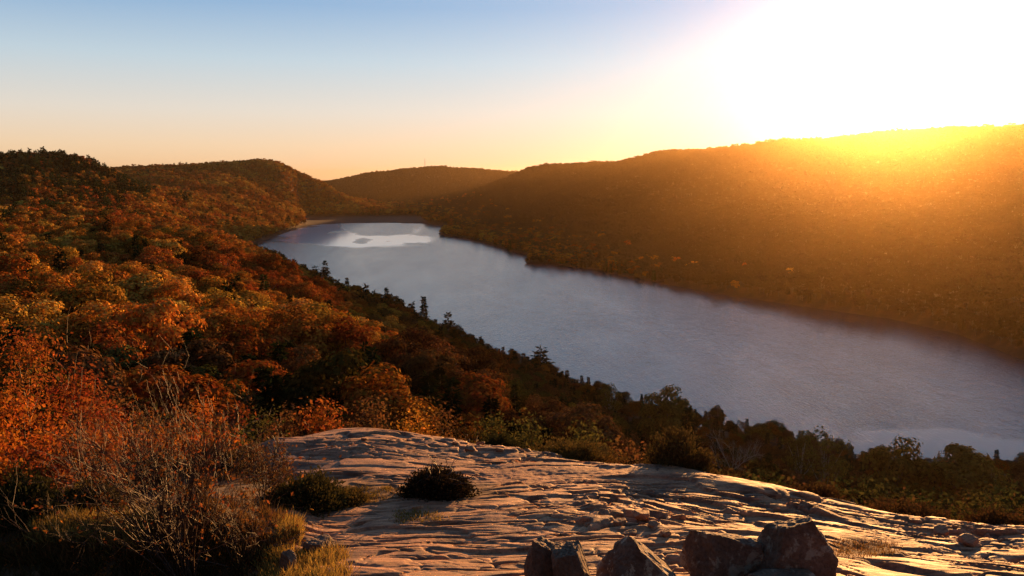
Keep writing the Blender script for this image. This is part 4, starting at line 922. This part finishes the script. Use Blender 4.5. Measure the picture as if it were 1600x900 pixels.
def soil_cover(name, label, n, box, hgt_, wid, tint, seed, kind="grass", lean=.5, test=None, leaf=False):
    r = np.random.default_rng(seed); pxs = r.uniform(box[0], box[2], n); pys = box[1] + (box[3] - box[1]) * r.uniform(0, 1, n)
    # ground points inside the patch, denser in tufts
    c = np.array([on_near(a, b) for a, b in zip(r.uniform(box[0], box[2], 220), r.uniform(box[1], box[3], 220))])
    i = r.integers(0, len(c), n); q = c[i] + np.c_[r.normal(0, .07, (n, 2)), np.zeros(n)]
    ok = rock_soil(q[:, 0], q[:, 1]) > (0.35 if test is None else test); q = q[ok]
    q[:, 2] = [gz(a, b) for a, b in q[:, :2]]; n = len(q); mb = MB()
    if leaf: q[:, 2] += .015; mb.leaves(q, np.tile([0, 0, 1.0], (n, 1)), hgt_, .6, .35, r)
    else:
        D = np.c_[r.normal(0, lean, (n, 2)), np.ones(n)]; hh = hgt_ * (0.55 + .5 * r.random(n)) * (1 + .3 * fbm(q[:, 0] * 3, q[:, 1] * 3, 2, seed)); mb.sprays(q - [0, 0, .02], D, hh, wid, r)
    o = link(name, mb.mesh(name, [M_LEAF])); o["tint"] = list(tint); return tag(o, label, kind="stuff")
GRS = (.24, .165, .045)
soil_cover("grass", "dry yellow-green grass along the shaded bank", 8000, (60, 815, 230, 850), .24, .012, GRS, 1)
soil_cover("grass", "golden grass tufts by the slab's lower left corner", 6500, (415, 866, 540, 930), .17, .011, (.30, .20, .05), 2, test=-1)
soil_cover("grass", "yellow grass tuft beside the square brown stone", 3500, (440, 815, 515, 845), .20, .011, (.30, .20, .05), 3, test=.05)
soil_cover("grass", "short dry grass in the hollow behind the front slab", 6000, (440, 762, 640, 790), .07, .010, (.18, .12, .03), 4)
soil_cover("grass", "thin grass in a crack of the front slab", 900, (620, 800, 690, 818), .08, .010, (.2, .14, .03), 6, test=-1)
soil_cover("undergrowth", "brown dry stems and herbs covering the soil", 15000, (-60, 735, 470, 890), .20, .012, (.12, .065, .022), 7)
soil_cover("undergrowth", "dark dry herbs on the bank under the shrubs", 9000, (-40, 850, 440, 960), .16, .014, (.06, .045, .016), 8)
soil_cover("fallen_leaves", "scattered fallen oak leaves on the soil", 2500, (-40, 740, 470, 900), .075, 0, (.24, .09, .02), 9, leaf=True)
soil_cover("grass", "brown grass patch on the bright slab", 2500, (1300, 845, 1400, 872), .06, .010, (.18, .10, .03), 10, test=.2)

# ------------------------------------------------------------------ the mast on the far hill
p = P(664, 262, 3600); g = float(land(np.array([p[0]]), np.array([3600.0]))[0]); mb = MB(); Hm = 48.0
for sx, sy in ((-1, -1), (1, -1), (0, 1)): mb.tube(np.array([[sx * 1.6, sy * 1.6, 0], [sx * .5, sy * .5, Hm]]), [.25, .18], 4)
for k in range(16):
    z = k * Hm / 16; s = 1.6 - 1.1 * z / Hm; s2 = 1.6 - 1.1 * (z + 3.9) / Hm
    mb.tube(np.array([[-s, -s, z], [s2, -s2, z + 3.9]]), [.1, .1], 3); mb.tube(np.array([[s, -s, z], [0, s2, z + 3.9]]), [.1, .1], 3); mb.tube(np.array([[0, s, z], [-s2, -s2, z + 3.9]]), [.1, .1], 3)
m_steel = simple_material("mast_steel", (.25, .25, .26), (.35, .35, .36), 1, .5, 0)
tag(link("radio_mast", mb.mesh("radio_mast", [m_steel]), None, (p[0], 3600, g)), "faint lattice mast on top of the hill beyond the lake", "mast")

# ------------------------------------------------------------------ the air
def haze_box():
    zb, zt, s = -5.0, ZTOP, 16000.0
    V = [(-s, -500, zb), (s, -500, zb), (s, s, zb), (-s, s, zb), (-s, -500, zt), (s, -500, zt), (s, s, zt), (-s, s, zt)]
    F = [(0, 3, 2, 1), (4, 5, 6, 7), (0, 1, 5, 4), (1, 2, 6, 5), (2, 3, 7, 6), (3, 0, 4, 7)]
    m, nt, out = new_mat("haze_air"); pv = nd(nt, "ShaderNodeVolumePrincipled", Density=HAZE_DENSITY, Anisotropy=HAZE_ANISO)
    pv.inputs["Color"].default_value = (1.0, 0.67, 0.32, 1)
    nt.links.new(pv.outputs[0], out.inputs["Volume"])
    tag(link("haze", mesh_of("haze", V, F, [m])), "thin golden haze filling the valley air", kind="stuff")
haze_box()
